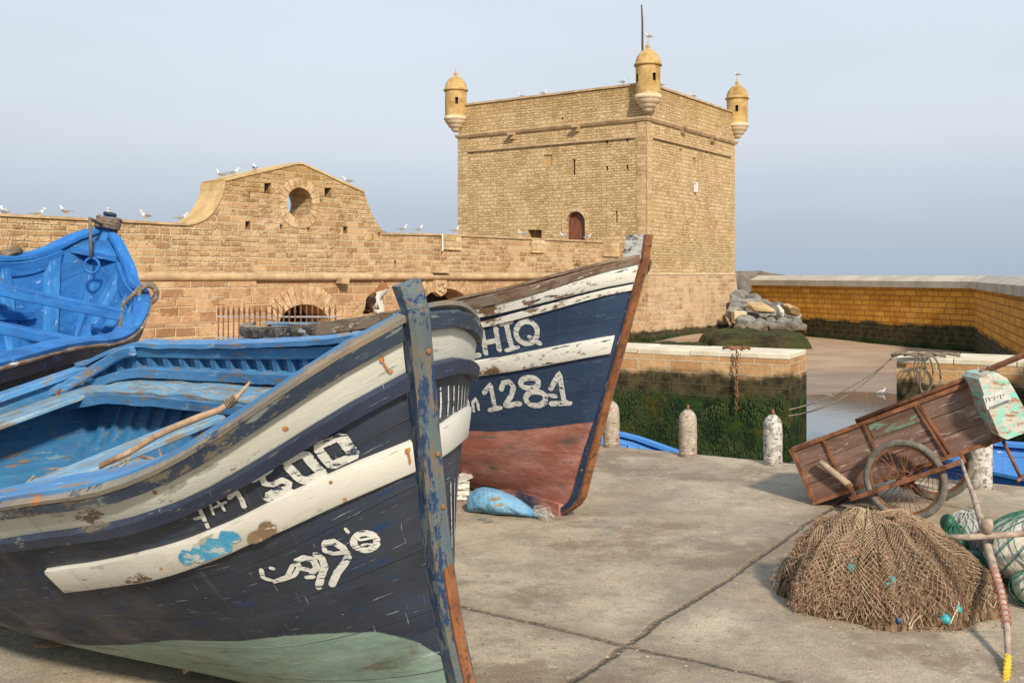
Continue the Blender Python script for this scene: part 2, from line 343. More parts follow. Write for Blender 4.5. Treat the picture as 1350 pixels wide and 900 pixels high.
mx=wt.nodes.new('ShaderNodeMix');mx.data_type='RGBA';mx.inputs[0].default_value=.93;wt.links.new(sky.outputs[0],mx.inputs[6]);wt.links.new(m2.outputs[0],mx.inputs[7]);wt.links.new(mx.outputs[2],bg.inputs[0])
sl=bpy.data.lights.new('sun','SUN');sl.energy=4.2;sl.angle=math.radians(5);sl.color=(1,.88,.72)
so=bpy.data.objects.new('sun',sl);COL.objects.link(so);so.rotation_euler=sun_dir.to_track_quat('Z','Y').to_euler()
cam=bpy.data.cameras.new('camera');co=bpy.data.objects.new('camera',cam);COL.objects.link(co);SC.camera=co
co.location=(0,0,EYE);co.rotation_euler=(math.radians(90),0,0);cam.sensor_width=36;cam.lens=F/1350*36;cam.shift_y=-88/1350;cam.clip_end=5000;cam.clip_start=.1
SC.view_settings.view_transform='Standard';SC.view_settings.look='None';SC.view_settings.exposure=.36;SC.view_settings.gamma=1
SC.cycles.max_bounces=6
# ------------------------------------------------------------------ setting: quay, seabed, water
E1=Vector((1.08,10.2));ED=Vector((1,-.61)).normalized()
def edge(k): return E1+ED*k
def concrete():
    n=NT('worn quay concrete',.85,.25);P=n.pos()
    q=n.map(P,(1,1,1),(-.54,-4.73,0)); 
    r=n.n('VectorRotate');r.rotation_type='Z_AXIS';n.L(n.vadd(P,(-.54,-4.73,0)),r.inputs[0]);r.inputs['Angle'].default_value=math.radians(33.5)
    s=n.sep(r.outputs[0]); wob=n.mth('MULTIPLY',n.mth('SUBTRACT',n.noise(P,1.1,5,.6),.5),.16); wob2=n.mth('MULTIPLY',n.mth('SUBTRACT',n.noise(P,14,4,.7),.5),.03)
    def ln(c,per):
        d=n.mth('ADD',n.mth('ADD',c,wob),wob2); m=n.mth('SUBTRACT',n.mth('MODULO',n.mth('ADD',d,per*20+per/2),per),per/2); return n.mth('ABSOLUTE',m)
    d=n.mth('MINIMUM',ln(s[0],6.5),ln(s[1],6.0))
    big=n.noise(P,.55,7,.7,.5);mid=n.noise(P,2.6,8,.7)
    c=n.mix(n.rng(big,.38,.62),C(.345,.268,.182),C(.51,.425,.31))
    c=n.mix(n.rng(mid,.42,.62,0,.55),c,C(.22,.18,.13))
    c=n.mix(n.rng(n.noise(P,7,8,.8),.5,.62,0,.35),c,C(.50,.46,.38))
    c=n.mix(n.rng(n.noise(n.map(P,(1,1,1),(4,9,0)),.7,7,.75),.50,.60,0,.75),c,C(.17,.115,.07))
    c=n.mix(n.rng(n.noise(n.map(P,(1,1,1),(14,2,0)),1.0,6,.75),.56,.68,0,.45),c,C(.27,.29,.28))
    # rubbed-off blue, green, red and white boat paint
    c=n.mix(n.rng(n.noise(n.map(P,(1,1,1),(1,5,0)),2.2,8,.8),.63,.68,0,.6),c,C(.12,.18,.24))
    c=n.mix(n.rng(n.noise(n.map(P,(1,1,1),(7,7,0)),1.7,8,.8),.65,.70,0,.5),c,C(.40,.18,.12))
    for sc,off,col,th,pk in ((26,(0,0,0),C(.62,.60,.55),.13,.60),(9,(3,1,0),C(.66,.65,.60),.13,.61),(14,(8,3,0),C(.05,.17,.45),.13,.60),(19,(2,8,0),C(.04,.035,.03),.16,.56)):
        V=n.map(n.vadd(P,n.vadd(n.noise(P,20,3,.6,0,True),(.05,.05,0),'MULTIPLY')),(1,1,1),off)
        dot=n.mth('MULTIPLY',n.rng(n.vor(V,sc),th,th-.04),n.rng(n.noise(V,3.1,3,.6),pk-.02,pk+.02))
        c=n.mix(n.mth('MULTIPLY',dot,.85),c,col)
    c=n.mix(n.rng(n.noise(P,70,4,.8),.42,.60,0,.45),c,C(.15,.125,.095));c=n.mix(n.rng(n.noise(P,130,2,.6),.58,.66,0,.55),c,C(.52,.47,.39));c=n.mix(n.rng(n.noise(n.map(P,(1,1,1),(3,3,3)),17,6,.85),.52,.60,0,.5),c,C(.21,.175,.13))
    near=n.rng(d,.01,.22,.40,0); c=n.mix(near,c,C(.14,.11,.08))
    j=n.rng(d,.004,.030,1,0); c=n.mix(n.mth('MULTIPLY',j,n.rng(n.noise(P,5,4),.3,.7,.55,.95)),c,n.mix(n.rng(n.noise(P,38,4),.35,.65),C(.05,.037,.024),C(.20,.15,.095)))
    h=n.mth('SUBTRACT',n.mth('ADD',mid,n.mth('MULTIPLY',n.noise(P,30,6,.75),.35)),n.mth('MULTIPLY',j,1.2))
    return n.out(c,h,.02,.7,rough=n.rng(big,.35,.65,.7,.95))
M['concrete']=concrete()
M['quaystone']=masonry('quay face stone',1.,.4,C(.36,.22,.11),C(.44,.28,.14),C(.4,.33,.24),.02,.01,algae=(-.4,-1.,0))
mb=MB()
q=[edge(70),edge(-1.25),Vector((-1.6,25.9)),Vector((-70,27.5)),Vector((-70,-60)),Vector((60,-60))]
kerb=[edge(70),edge(-1.25)]
mb.add([(p.x,p.y,0) for p in q],[tuple(range(6))],mi=0)
for i in range(6):
    a,b=q[i],q[(i+1)%6];L=(b-a).length
    mb.add([(a.x,a.y,-3.4),(b.x,b.y,-3.4),(b.x,b.y,0),(a.x,a.y,0)],[(1,0,3,2)],[[(L,-3.4),(0,-3.4),(0,0),(L,0)]],mi=1)
tag(mb.build('quay_pavement',[M['concrete'],M['quaystone']]),kind='structure')
# seabed: sand rising from the channel to the beach
def seabed_z(x,y):
    d=(x-E1.x)*.521+(y-E1.y)*.854          # distance beyond the quay edge
    z=-2.98+.60*min(1,max(0,(d-17)/7.4))+.16*min(1,max(0,(d-25)/18.))
    g=max(0,min(1,(y-44)/22.))*max(0,min(1,(26-x)/16.)); z+=g*.42
    if x<5: z+=max(0,min(1,(y-22)/14))*max(0,min(1,(5-x)/10))*1.0
    z+=.10*mnoise(Vector((x*.12,y*.12,0)))+.03*mnoise(Vector((x*.5,y*.5,3)))
    return z
mb=MB();xs=[-80+2*i for i in range(40)]+[0+1.*i for i in range(50)]+[50+10*i for i in range(30)];ys=[6+1.*i for i in range(95)]+[101+12*i for i in range(20)]
vs=[(x,y,seabed_z(x,y) if y<140 else -2.6) for y in ys for x in xs];nx=len(xs)
mb.add(vs,[(j*nx+i,j*nx+i+1,(j+1)*nx+i+1,(j+1)*nx+i) for j in range(len(ys)-1) for i in range(nx-1)],[[(0,0)]*4]*((len(ys)-1)*(nx-1)))
def sandmat():
    n=NT('wet beach sand',.8,.4);P=n.pos();z=n.sep(P)[2];a=n.noise(n.map(P,(.5,1.4,1)),.5,6,.65);b=n.noise(P,6,6,.7)
    c=n.mix(n.rng(a,.35,.65),C(.30,.20,.125),C(.42,.30,.195))
    c=n.mix(n.rng(b,.4,.7,0,.35),c,C(.20,.13,.085))
    wet=n.rng(n.mth('ADD',z,n.mth('MULTIPLY',a,.22)),-2.30,-2.08,1,0);c=n.mix(n.mth('MULTIPLY',wet,.55),c,C(.13,.085,.05))
    c=n.mix(n.rng(n.noise(n.map(P,(.25,2.,1),(3,3,0)),1.2,5,.7),.62,.68,0,.6),c,C(.09,.06,.03))
    return n.out(c,n.mth('ADD',a,n.mth('MULTIPLY',n.noise(n.map(P,(.4,3,1)),1.5,6,.7),1.2)),.10,.8,rough=n.rng(wet,0,1,.85,.30))
tag(mb.build('sand',sandmat(),smooth=True),kind='structure')
def watermat():
    n=NT('still harbour water',.04,.5);P=n.pos()
    n.bs.inputs['IOR'].default_value=1.33
    c=n.mix(n.rng(n.noise(n.map(P,(.5,1.5,1)),.4,4),.45,.65),C(.10,.115,.12),C(.13,.115,.09))
    return n.out(c,n.noise(n.map(P,(1,2.2,1)),1.7,4,.6),.03,.10)
mb=MB();mb.add([(-90,7,-2.4),(500,7,-2.4),(500,500,-2.4),(-90,500,-2.4)],[(0,1,2,3)])
tag(mb.build('water',watermat()),kind='structure')
mb=MB();mb.add([(-3000,480,-3.6),(3000,480,-3.6),(3000,4500,-3.6),(-3000,4500,-3.6)],[(0,1,2,3)])
mb.add([(-3000,-400,-3.7),(3000,-400,-3.7),(3000,490,-3.7),(-3000,490,-3.7)],[(0,1,2,3)])
tag(mb.build('sea',watermat()),kind='structure')
# distant headland
mb=MB();pr=[]
for i in range(60):
    u=930+i*2.2; v=357+ (0 if u<1000 else (u-1000)*.16) +1.5*mnoise(Vector((u*.13,0,0)))
    p=at(u,min(v,363),170+3*math.sin(i*.5));pr.append(p)
vs=[];
for k,p in enumerate(pr): vs+=[(p.x,p.y,p.z),(p.x-3,p.y-14,p.z*.35-1.5),(p.x-6,p.y-30,-3.5),(p.x,p.y+40,-3.5)]
fs=[];
for k in range(59):
    for a,b in ((2,1),(1,0),(0,3)): fs.append((k*4+b,k*4+4+b,k*4+4+a,k*4+a))
mb.add(vs,fs)
tag(mb.build('hill',plainmat('distant scrubby headland',C(.12,.10,.07),C(.24,.19,.13),.12,.95,.3,coord='pos',dist=.5),smooth=True),kind='structure')
# ------------------------------------------------------------------ lock piers
M['pier']=masonry('honey coloured pier stone',.80,.26,C(.46,.25,.11),C(.56,.36,.18),C(.56,.47,.33),.018,.006,stamt=.3,algae=(-.55,-1.0,0),bump=.8,squash=.8)
M['coping']=plainmat('pale lime coping',C(.50,.43,.31),C(.66,.60,.47),1.2,.9,.6,coord='pos',dist=.02)
PD=Vector((-.872,.49))
def pier(a,b,name_label,extra=None):
    """wall from a to b (xy) front top edge; 1.6 m thick away from camera"""
    a=Vector(a);b=Vector(b);d=(b-a);L=d.length;d.normalize();nrm=Vector((-d.y,d.x))
    if nrm.y<0:nrm=-nrm
    rt=empty('pier_wall',(a.x,a.y,-3.2),name_label,'wall')
    Mx=Matrix(((d.x,nrm.x,0,a.x),(d.y,nrm.y,0,a.y),(0,0,1,0),(0,0,0,1)))
    m=MB();m.prism([(0,-3.2),(L,-3.2),(L,-.13),(0,-.13)],0,1.6,Mx);m.build('wall_body',M['pier'],rt)
    x=0;random.seed(3);m=MB()
    while x<L-.01:
        w=min(random.uniform(1.0,1.5),L-x)
        if L-x-w<.4:w=L-x
        m.box((x+w/2,.8,-.065+random.uniform(-.008,.008)),(w-.012,1.62,.126),Mx);x+=w
    bevel(m.build('coping',M['coping'],rt),.02,2)
    return rt,Mx,L
A1=gnd(1041,466.5);dirL=PD
PR=random.Random(77)
def weed(rt,Mx,L,end=True):
    m=MB()
    for k in range(9000):
        face=end and PR.random()<.14
        z=-.95-1.9*PR.random()**.8
        x=PR.uniform(0,L);y=-.01
        if mnoise(Vector((x*.9,z*1.4,3)))<-.22+.3*(z>-1.15): continue
        w=PR.uniform(.008,.02);hh=PR.uniform(.025,.085);lean=PR.uniform(-.015,.015);o=PR.uniform(.008,.03)
        if face: y=PR.uniform(0,1.6);q=[(-.01,y-w,z),(-.01,y+w,z),(-o,y+w*.3+lean,z-hh),(-o,y-w*.3+lean,z-hh)]
        else: q=[(x-w,y,z),(x+w,y,z),(x+w*.3+lean,y-o,z-hh),(x-w*.3+lean,y-o,z-hh)]
        m.add(q,[(0,1,2,3)],None,0,Mx)
    return m.build('hanging_weed',M['weed'],rt)
M['weed']=plainmat('wet green weed',C(.008,.020,.005),C(.045,.065,.014),1.3,.6,.3,coord='pos')
p1,M1,L1=pier((A1.x,A1.y),(A1.x+PD.x*9.2,A1.y+PD.y*9.2),'sandstone lock pier with green algae face at the tower side of the gap')
A2=gnd(1182,469.5);d2=Vector((.875,-.485))
p2,M2,L2=pier((A2.x,A2.y),(A2.x+d2.x*16,A2.y+d2.y*16),'sandstone lock pier beyond the brown handcart, rope tied on its end')
weed(p1,M1,L1,False);weed(p2,M2,L2,False)
# rusty mooring iron with stain hanging over pier 1
def iron(pt,label,rx=0):
    rt=empty('mooring_iron',pt,label,'mooring iron')
    m=MB();
    for k in range(5):
        a=k*1.3;m.tube([(pt[0]-.25+.1*k,pt[1]+.25+.05*math.sin(a),.07+.03*math.sin(a*2)),(pt[0]-.13+.1*k,pt[1]+.2+.05*math.cos(a),.10),(pt[0]-.05+.1*k,pt[1]+.15,.06)],.035,6)
    m.build('shackle',M['rust'],rt,True)
    m=MB();ch=[]
    for k in range(18):
        z=.03-k*.075; cx=pt[0]+.015*math.sin(k*1.1);cy=pt[1]-.06
        ring=[(cx+(.03*math.cos(a) if k%2 else 0),cy+(0 if k%2 else .03*math.cos(a)),z+.048*math.sin(a)) for a in [2*math.pi*j/8 for j in range(8)]]
        m.tube(ring,.014,5,closed=True)
    m.build('chain',M['rust'],rt,True)
kk=(969-CX)/F;tt_=(kk*A1.y-A1.x)/(PD.x-kk*PD.y);ci=Vector((A1.x+PD.x*tt_,A1.y+PD.y*tt_,0));iron((ci.x,ci.y-.10,0),'rusty shackle and chain hanging down the algae covered pier')
# ropes
def sag(a,b,s,n=24): 
    a=Vector(a);b=Vector(b);return [a+(b-a)*i/n-Vector((0,0,s*4*(i/n)*(1-i/n))) for i in range(n+1)]
m=MB();R0=at(1184,465,21.8);R0.z=.05
for k in range(2):
    e=at(1040,540+k*8,17+1*k); m.tube(sag(R0+Vector((0,.1*k,.02*k)),e,.18+.1*k),.014,6)
tag(m.build('mooring_rope',M['rope'],None,True),'two thin slack mooring lines crossing the gap between the piers','rope')
m=MB();c=at(1214,474,21.0);c.z=0
for k in range(3):
    lp=[]
    for i in range(20):
        a=math.pi*2*i/19; lp.append(Vector((c.x+(.12+.05*k)*math.cos(a)+.1*k-.05,c.y-.07-.02*k,-.22-.1*k+(.28+.1*k)*math.sin(a))))
    m.tube(lp,.018,6)
for k in range(4): m.tube([c+Vector((-.55+.3*k,.2+.1*math.sin(k),.05)),c+Vector((-.3+.3*k,.15,.09)),c+Vector((-.05+.3*k,.05,.05))],.04,6)
tag(m.build('rope_tangle',M['rope'],None,True),'dark rope tangle looped over the end of the right hand pier','rope')
# ------------------------------------------------------------------ sea wall
M['ochre']=masonry('ochre sea wall stone',.75,.30,C(.55,.24,.025),C(.72,.37,.06),C(.30,.14,.03),.030,.01,stain=(.6,.4,.3),stamt=.5,algae=(-.95,-1.9,0),bump=.6,dist=.02,squash=.8)
M['seacoping']=plainmat('grey concrete coping',C(.34,.30,.24),C(.46,.42,.34),.6,.9,.4,coord='pos',dist=.03)
cor=Vector((23.4,50.7));rr=Vector((-7.5,-20)).normalized();ll=Vector((-.424,.905)).normalized()
sw=empty('sea_wall',(cor.x,cor.y,-2.5),'long ochre stone sea wall with grey coping closing the basin','wall')
def sw_build(a,b):
    a=Vector(a);b=Vector(b);d=(b-a);L=d.length;d.normalize();nrm=Vector((-d.y,d.x))
    if nrm.x<0: nrm=-nrm
    det=d.x*nrm.y-d.y*nrm.x
    if det<0: a=a+d*L; d=-d
    Mx=Matrix(((d.x,nrm.x,0,a.x),(d.y,nrm.y,0,a.y),(0,0,1,0),(0,0,0,1)))
    m=MB();m.prism([(0,-3.2),(L,-3.2),(L,1.05),(0,1.05)],0,2.4,Mx);m.build('wall_body',M['ochre'],sw)
    m=MB();x=0
    while x<L-.01:
        w=min(3.6,L-x);z0=1.052
        v=[(x+.01,-.15,z0),(x+w-.01,-.15,z0),(x+w-.01,-.15,1.40),(x+.01,-.15,1.40),(x+w-.01,.55,1.70),(x+.01,.55,1.70),(x+w-.01,2.6,1.70),(x+.01,2.6,1.70),(x+w-.01,2.6,z0),(x+.01,2.6,z0)]
        m.add(v,[(0,1,2,3),(3,2,4,5),(5,4,6,7),(7,6,8,9),(1,0,9,8),(0,3,5,7,9),(1,8,6,4,2)],None,0,Mx);x+=w
    m.build('coping',M['seacoping'],sw)
sw_build(cor,cor+ll*17.6)
sw_build(cor+rr*45,cor)
# ------------------------------------------------------------------ tower
N0=Vector((7.62,56.5));eL=Vector((-11.07,7.6)).normalized();eR=Vector((7.28,10.5)).normalized();SL,SR=13.4,12.8
tower=empty('tower',(N0.x,N0.y,-2.2),'square sandstone fortress tower with corner turrets behind the rampart','tower')
c_a,c_b=C(.50,.35,.17),C(.62,.46,.25)
M['tower']=masonry('rubble sandstone of tower',.50,.235,C(.55,.38,.19),C(.70,.52,.285),C(.48,.345,.18),.028,.06,stain=(.8,.68,.5),stamt=.4,pale=(.72,.57,.35,.5),bump=1.,two=.66,dist=.06,squash=.7,lichen=(10.5,13.5,.55))
M['towerbase']=masonry('coursed sandstone of tower base',.72,.33,C(.46,.30,.165),C(.60,.42,.25),C(.64,.52,.36),.030,.025,stamt=.5,two=.8,pale=(.60,.47,.32,.5),algae=(-1.45,-1.75,0),bump=.9,dist=.04,squash=.8)
M['quoin']=masonry('dressed sandstone blocks',.62,.30,C(.50,.35,.185),C(.64,.48,.28),C(.46,.34,.19),.026,.05,stamt=.5,two=.8,pale=(.68,.55,.37,.4),bump=.8,dist=.03)
M['turret']=masonry('yellow lichened turret stone',.42,.30,C(.44,.28,.09),C(.60,.41,.17),C(.52,.38,.19),.022,.03,stamt=.7,stain=(.45,.32,.15),bump=.7,dist=.02)
M['ledge']=plainmat('weathered stone ledge',C(.34,.23,.13),C(.50,.36,.21),1.5,.95,.7,coord='pos',dist=.03)
M['palestone']=plainmat('pale turret corbel stone',C(.50,.38,.24),C(.62,.50,.34),2,.95,.5,coord='pos',dist=.02)
M['patch']=plainmat('smooth tan infill stone',C(.40,.25,.11),C(.48,.31,.15),3,.95,.4,coord='pos')
def face(e,inn):   # local x along face, y inwards, z up ; world matrix with origin N0
    return Matrix(((e.x,inn.x,0,N0.x),(e.y,inn.y,0,N0.y),(0,0,1,0),(0,0,0,1)))
def fx(u,e):       # distance along a face of photo column u
    k=(u-CX)/F; return (k*N0.y-N0.x)/(e.x-k*e.y)
def fz(u,v,e):
    Y=N0.y+fx(u,e)*e.y; return EYE-(v-CY)*Y/F
# left face runs from N0 in -x direction: mirror so that the panel's front faces the camera
innL=eR;innR=eL
ML=Matrix(((-eL.x,innL.x,0,N0.x+eL.x*SL),(-eL.y,innL.y,0,N0.y+eL.y*SL),(0,0,1,0),(0,0,0,1)))   # x from far-left corner to near corner
MR=face(eR,innR)
def LX(u): return SL-fx(u,eL)
def rectL(u0,u1,v0,v1): return [(LX(u0),fz(u0,v1,eL)),(LX(u1),fz(u1,v1,eL)),(LX(u1),fz(u1,v0,eL)),(LX(u0),fz(u0,v0,eL))]
def rectR(u0,u1,v0,v1): return [(fx(u0,eR),fz(u0,v1,eR)),(fx(u1,eR),fz(u1,v1,eR)),(fx(u1,eR),fz(u1,v0,eR)),(fx(u0,eR),fz(u0,v0,eR))]
ZT=12.5;ZS=1.75
door_x0,door_x1=LX(746.5),LX(771);door_b=fz(759,320,eL);door_s=fz(759,294,eL);dc=(door_x0+door_x1)/2;dr=(door_x1-door_x0)/2
arch=[(door_x0,door_b-.6),(door_x1,door_b-.6)]+[(dc+dr*math.cos(a),door_s+dr*1.05*math.sin(a)) for a in [math.pi*i/14 for i in range(15)]]
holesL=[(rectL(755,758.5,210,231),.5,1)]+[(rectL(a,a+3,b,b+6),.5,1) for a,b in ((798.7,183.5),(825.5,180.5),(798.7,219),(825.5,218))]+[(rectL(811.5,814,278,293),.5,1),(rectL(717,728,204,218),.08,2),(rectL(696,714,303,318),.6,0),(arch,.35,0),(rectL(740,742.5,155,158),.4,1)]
m=MB();m.prism([(0,ZS),(SL,ZS),(SL,ZT),(0,ZT)],0,.7,ML,0,holesL);
o=m.build('wall_face',[M['tower'],M['dark'],M['patch']],tower)
holesR=[(rectR(896,899.5,196,207),.12,2),(rectR(913.5,917,208,222),.12,2)]
m=MB();m.prism([(0.01,ZS),(SR,ZS),(SR,ZT),(0.01,ZT)],-.004,.7,MR,0,holesR)
m.build('wall_face',[M['tower'],M['dark'],M['patch']],tower)
# back faces
FL=N0+eL*SL;FR=N0+eR*SR;FB=FL+eR*SR
m=MB()
for a,b in ((FL,FB),(FB,FR)):
    L=(b-a).length;m.add([(a.x,a.y,-3),(b.x,b.y,-3),(b.x,b.y,ZT),(a.x,a.y,ZT)],[(1,0,3,2)],[[(L,-3),(0,-3),(0,ZT),(L,ZT)]])
m.build('rear_wall',M['tower'],tower)
m=MB();z=11.6;m.add([(N0.x,N0.y,z),(FR.x,FR.y,z),(FB.x,FB.y,z),(FL.x,FL.y,z)],[(0,1,2,3)]);m.build('roof',M['ledge'],tower)
# battered base
def offs(p,k):  # corner pushed outwards by k
    c=(N0+FB)/2; s=0;dirs=[]
    a=(p-c).dot(-eL);b=(p-c).dot(-eR)
    return p+(-eL)*(k if a>0 else -k)+(-eR)*(k if b>0 else -k)
m=MB();t=[offs(p,.05) for p in (FL,N0,FR,FB)];bt=[offs(p,.42) for p in (FL,N0,FR,FB)]
for i in range(4):
    a,b=t[i],t[(i+1)%4];c_,d_=bt[i],bt[(i+1)%4];L=(b-a).length
    m.add([(c_.x,c_.y,-3.2),(d_.x,d_.y,-3.2),(b.x,b.y,ZS),(a.x,a.y,ZS)],[(0,1,2,3)],[[(0,-3.2),(L,-3.2),(L,ZS),(0,ZS)]])
m.add([(p.x,p.y,ZS) for p in t],[(0,1,2,3)])
m.build('battered_base',M['towerbase'],tower)
def ring(z,h,out,mat,name,closed=True,rnd=True):
    m=MB();a=[offs(p,out) for p in (FL,N0,FR,FB)];b=[offs(p,-.05) for p in (FL,N0,FR,FB)];c2=[offs(p,out*.5) for p in (FL,N0,FR,FB)]
    for i in range(4):
        j=(i+1)%4
        P=[(b[i],z-h),(c2[i],z-h),(a[i],z-h*.4),(a[i],z),(b[i],z+.02)];Q=[(b[j],z-h),(c2[j],z-h),(a[j],z-h*.4),(a[j],z),(b[j],z+.02)]
        for k in range(4):
            m.add([(P[k][0].x,P[k][0].y,P[k][1]),(Q[k][0].x,Q[k][0].y,Q[k][1]),(Q[k+1][0].x,Q[k+1][0].y,Q[k+1][1]),(P[k+1][0].x,P[k+1][0].y,P[k+1][1])],[(0,1,2,3)])
    return m.build(name,mat,tower)
ring(10.68,.24,.17,M['ledge'],'string_course')
ring(1.83,.15,.10,M['palestone'],'base_moulding')
# shorter ledges under the string course and the corner piers
zl=fz(838,179,eL)
m=MB();m.prism([(LX(618),zl-.12),(LX(839),zl-.12),(LX(839),zl+.02),(LX(618),zl+.02)],-.12,.01,ML);m.prism([(fx(860,eR),zl-.12),(fx(963,eR),zl-.12),(fx(963,eR),zl+.02),(fx(860,eR),zl+.02)],-.13,.0,MR);m.build('relief_ledge',M['ledge'],tower)
m=MB();m.prism([(LX(839.5),ZS),(SL+.05,ZS),(SL+.05,10.4),(LX(839.5),10.4)],-.025,.05,ML);m.prism([(-.05,ZS),(fx(858.5,eR),ZS),(fx(858.5,eR),10.4),(-.05,10.4)],-.03,.0,MR);m.build('corner_quoin',M['quoin'],tower)
m=MB();m.prism([(-.03,ZS),(.75,ZS),(.75,10.4),(-.03,10.4)],-.045,.05,ML);m.build('corner_quoin',M['quoin'],tower)
m=MB()
m.prism([(-.1,ZT-.001),(SL+.08,ZT-.001),(SL+.08,ZT+.12),(-.1,ZT+.12)],-.08,.75,ML);m.prism([(.76,ZT),(SR+.05,ZT),(SR+.05,ZT+.121),(.76,ZT+.121)],-.085,.75,MR);m.build('parapet_cap',M['ledge'],tower)
# door, frame
dm=paint('red brown door boards',C(.14,.045,.022),C(.22,.085,.045),C(.08,.03,.02),.3,scratch=.1,seam=.22,dirt=.3,st=(4,1))
m=MB();m.prism([(x,z) for x,z in arch],.26,.34,ML)
dr_o=m.build('door',dm,tower)
m=MB();m.prism([(door_x0-.3,door_b-.4),(door_x0-.02,door_b-.4)]+[(dc-(dr+.02)*math.cos(a),door_s+(dr+.02)*1.05*math.sin(a)) for a in [math.pi*i/14 for i in range(15)]]+[(door_x1+.02,door_b-.4),(door_x1+.3,door_b-.4)]+[(dc+(dr+.3)*math.cos(a),door_s+(dr+.3)*1.05*math.sin(a)) for a in [math.pi*i/14 for i in range(15)]],-.035,.05,ML)
m.build('door_surround',M['quoin'],tower)
wr=rectL(696,714,303,318)
m=MB();m.prism([(wr[0][0]+.3,wr[0][1]),(wr[1][0]-.02,wr[1][1]),(wr[2][0]-.02,wr[2][1]-.12),(wr[3][0]+.3,wr[3][1]-.12)],.45,.55,ML)
wn=m.build('window',dm,tower)
# spouts
def spout(u,v,e,Mx,fn):
    m=MB();x=fn(u);z=fz(u,v,e)
    m.prism([(x-.16,z),(x+.16,z),(x+.2,z+.16),(x-.2,z+.16)],-.45,.05,Mx);m.prism([(x-.1,z-.22),(x+.1,z-.22),(x+.16,z-.002),(x-.16,z-.002)],-.22,.05,Mx)
    return m.build('water_spout',M['ledge'],tower)
for u,v in ((762,169),(677,179)): spout(u,v,eL,ML,LX)
for u,v in ((898,171),(937,183)): spout(u,v,eR,MR,lambda u:fx(u,eR))
m=MB();x=fx(915,eR);z=fz(915,248,eR);m.box((x,-.12,z),(.18,.2,.5),MR);m.box((x,-.08,z+.3),(.26,.26,.08),MR);m.build('wall_lamp',plainmat('white lamp housing',C(.6,.6,.58),C(.75,.75,.72),4),tower)
def turret(c,rot,ang):
    prof=[(.02,-.92),(.14,-.90),(.26,-.80),(.30,-.72),(.30,-.66),(.42,-.62),(.50,-.50),(.52,-.42),(.60,-.38),(.68,-.24),(.69,-.16),(.76,-.12),(.77,-.02),(.74,.0),(.74,.10)]
    m=MB();m.lathe([(r,z+11.75) for r,z in prof],28,(c.x,c.y,0));t=m.build('turret',M['palestone'],tower,True)
    a0=ang-.17;a1=ang+.17
    m=MB();N=48;r=.69;zs=[11.84,12.55,12.98,13.46];
    wins=[ang,ang+math.pi*.5,ang-math.pi*.5]
    for zi in range(3):
        for k in range(N):
            a=2*math.pi*k/N;b=2*math.pi*(k+1)/N;mid=(a+b)/2
            if zi==1 and any(abs((mid-w+math.pi)%(2*math.pi)-math.pi)<.15 for w in wins): continue
            m.add([(c.x+r*math.cos(a),c.y+r*math.sin(a),zs[zi]),(c.x+r*math.cos(b),c.y+r*math.sin(b),zs[zi]),(c.x+r*math.cos(b),c.y+r*math.sin(b),zs[zi+1]),(c.x+r*math.cos(a),c.y+r*math.sin(a),zs[zi+1])],[(0,1,2,3)],[[(a*r,zs[zi]),(b*r,zs[zi]),(b*r,zs[zi+1]),(a*r,zs[zi+1])]])
    m.build('drum',M['turret'],t)
    m=MB();m.lathe([(.48,11.9),(.48,13.4)],20,(c.x,c.y,0));m.build('shade_core',M['dark'],t)  # near-black core paints the inner shade seen through the turret windows
    m=MB();m.lathe([(.72,13.44),(.79,13.48),(.79,13.58),(.72,13.62),(.70,13.75),(.62,14.0),(.48,14.2),(.30,14.34),(.14,14.42),(.10,14.5),(.15,14.56),(.10,14.64),(.04,14.7),(.03,14.9),(.0,14.92)],28,(c.x,c.y,0));m.build('dome',M['turret'],t,True)
    return t
turret(N0-(eL+eR)*.12,0,math.atan2(-.75,.35));turret(FL+(eL-eR)*.12,0,math.atan2(-1,.1));turret(FR+(eR-eL)*.12,0,math.atan2(-1,-.25));turret(FB+(eR+eL)*.12,0,0)
m=MB();p=at(847.5,100,60);m.tube([(p.x,p.y,11.6),(p.x-.03,p.y,17.0),(p.x-.08,p.y,17.9)],[.075,.06,.04],8)
tag(m.build('flagpole',plainmat('dark bare pole',C(.06,.035,.025),C(.13,.08,.06),8),None,True),'bare dark flagpole standing behind the nearest tower turret','flagpole')
# ------------------------------------------------------------------ rampart
WA=Vector((-16.1,31.5));WD=Vector((22.4,25.8)).normalized();WN=Vector((-WD.y,WD.x))
MW=Matrix(((WD.x,WN.x,0,WA.x),(WD.y,WN.y,0,WA.y),(0,0,1,0),(0,0,0,1)))
def wl(u): k=(u-CX)/F; return (k*WA.y-WA.x)/(WD.x-k*WD.y)
def wp(u,v): l=wl(u); return (l,EYE-(v-CY)*(WA.y+l*WD.y)/F)
M['ramp']=masonry('brown sandstone rampart courses',.62,.265,C(.33,.19,.085),C(.60,.41,.22),C(.58,.46,.29),.032,.035,stain=(.6,.45,.3),stamt=.6,pale=(.62,.50,.34,.75),bump=1.,two=.72,dist=.05,squash=.7,lichen=(3.6,6.2,.35))
M['ramplow']=masonry('reddish large rampart blocks',.95,.42,C(.34,.19,.10),C(.54,.34,.19),C(.60,.46,.29),.028,.025,stain=(.65,.5,.35),stamt=.55,pale=(.60,.47,.32,.65),two=.8,bump=.9,dist=.04,squash=.75)
M['smooth']=plainmat('smooth yellow render of gable',C(.42,.28,.12),C(.56,.41,.21),1.2,.9,.5,coord='pos',dist=.03)
M['ringstone']=plainmat('worn brown voussoir stone',C(.34,.21,.10),C(.58,.42,.25),2.6,.95,1.,coord='pos',dist=.05)
rampart=empty('rampart',(WA.x,WA.y,-1.6),'long brown sandstone rampart with curved gable and round opening','wall')
LE=34.1
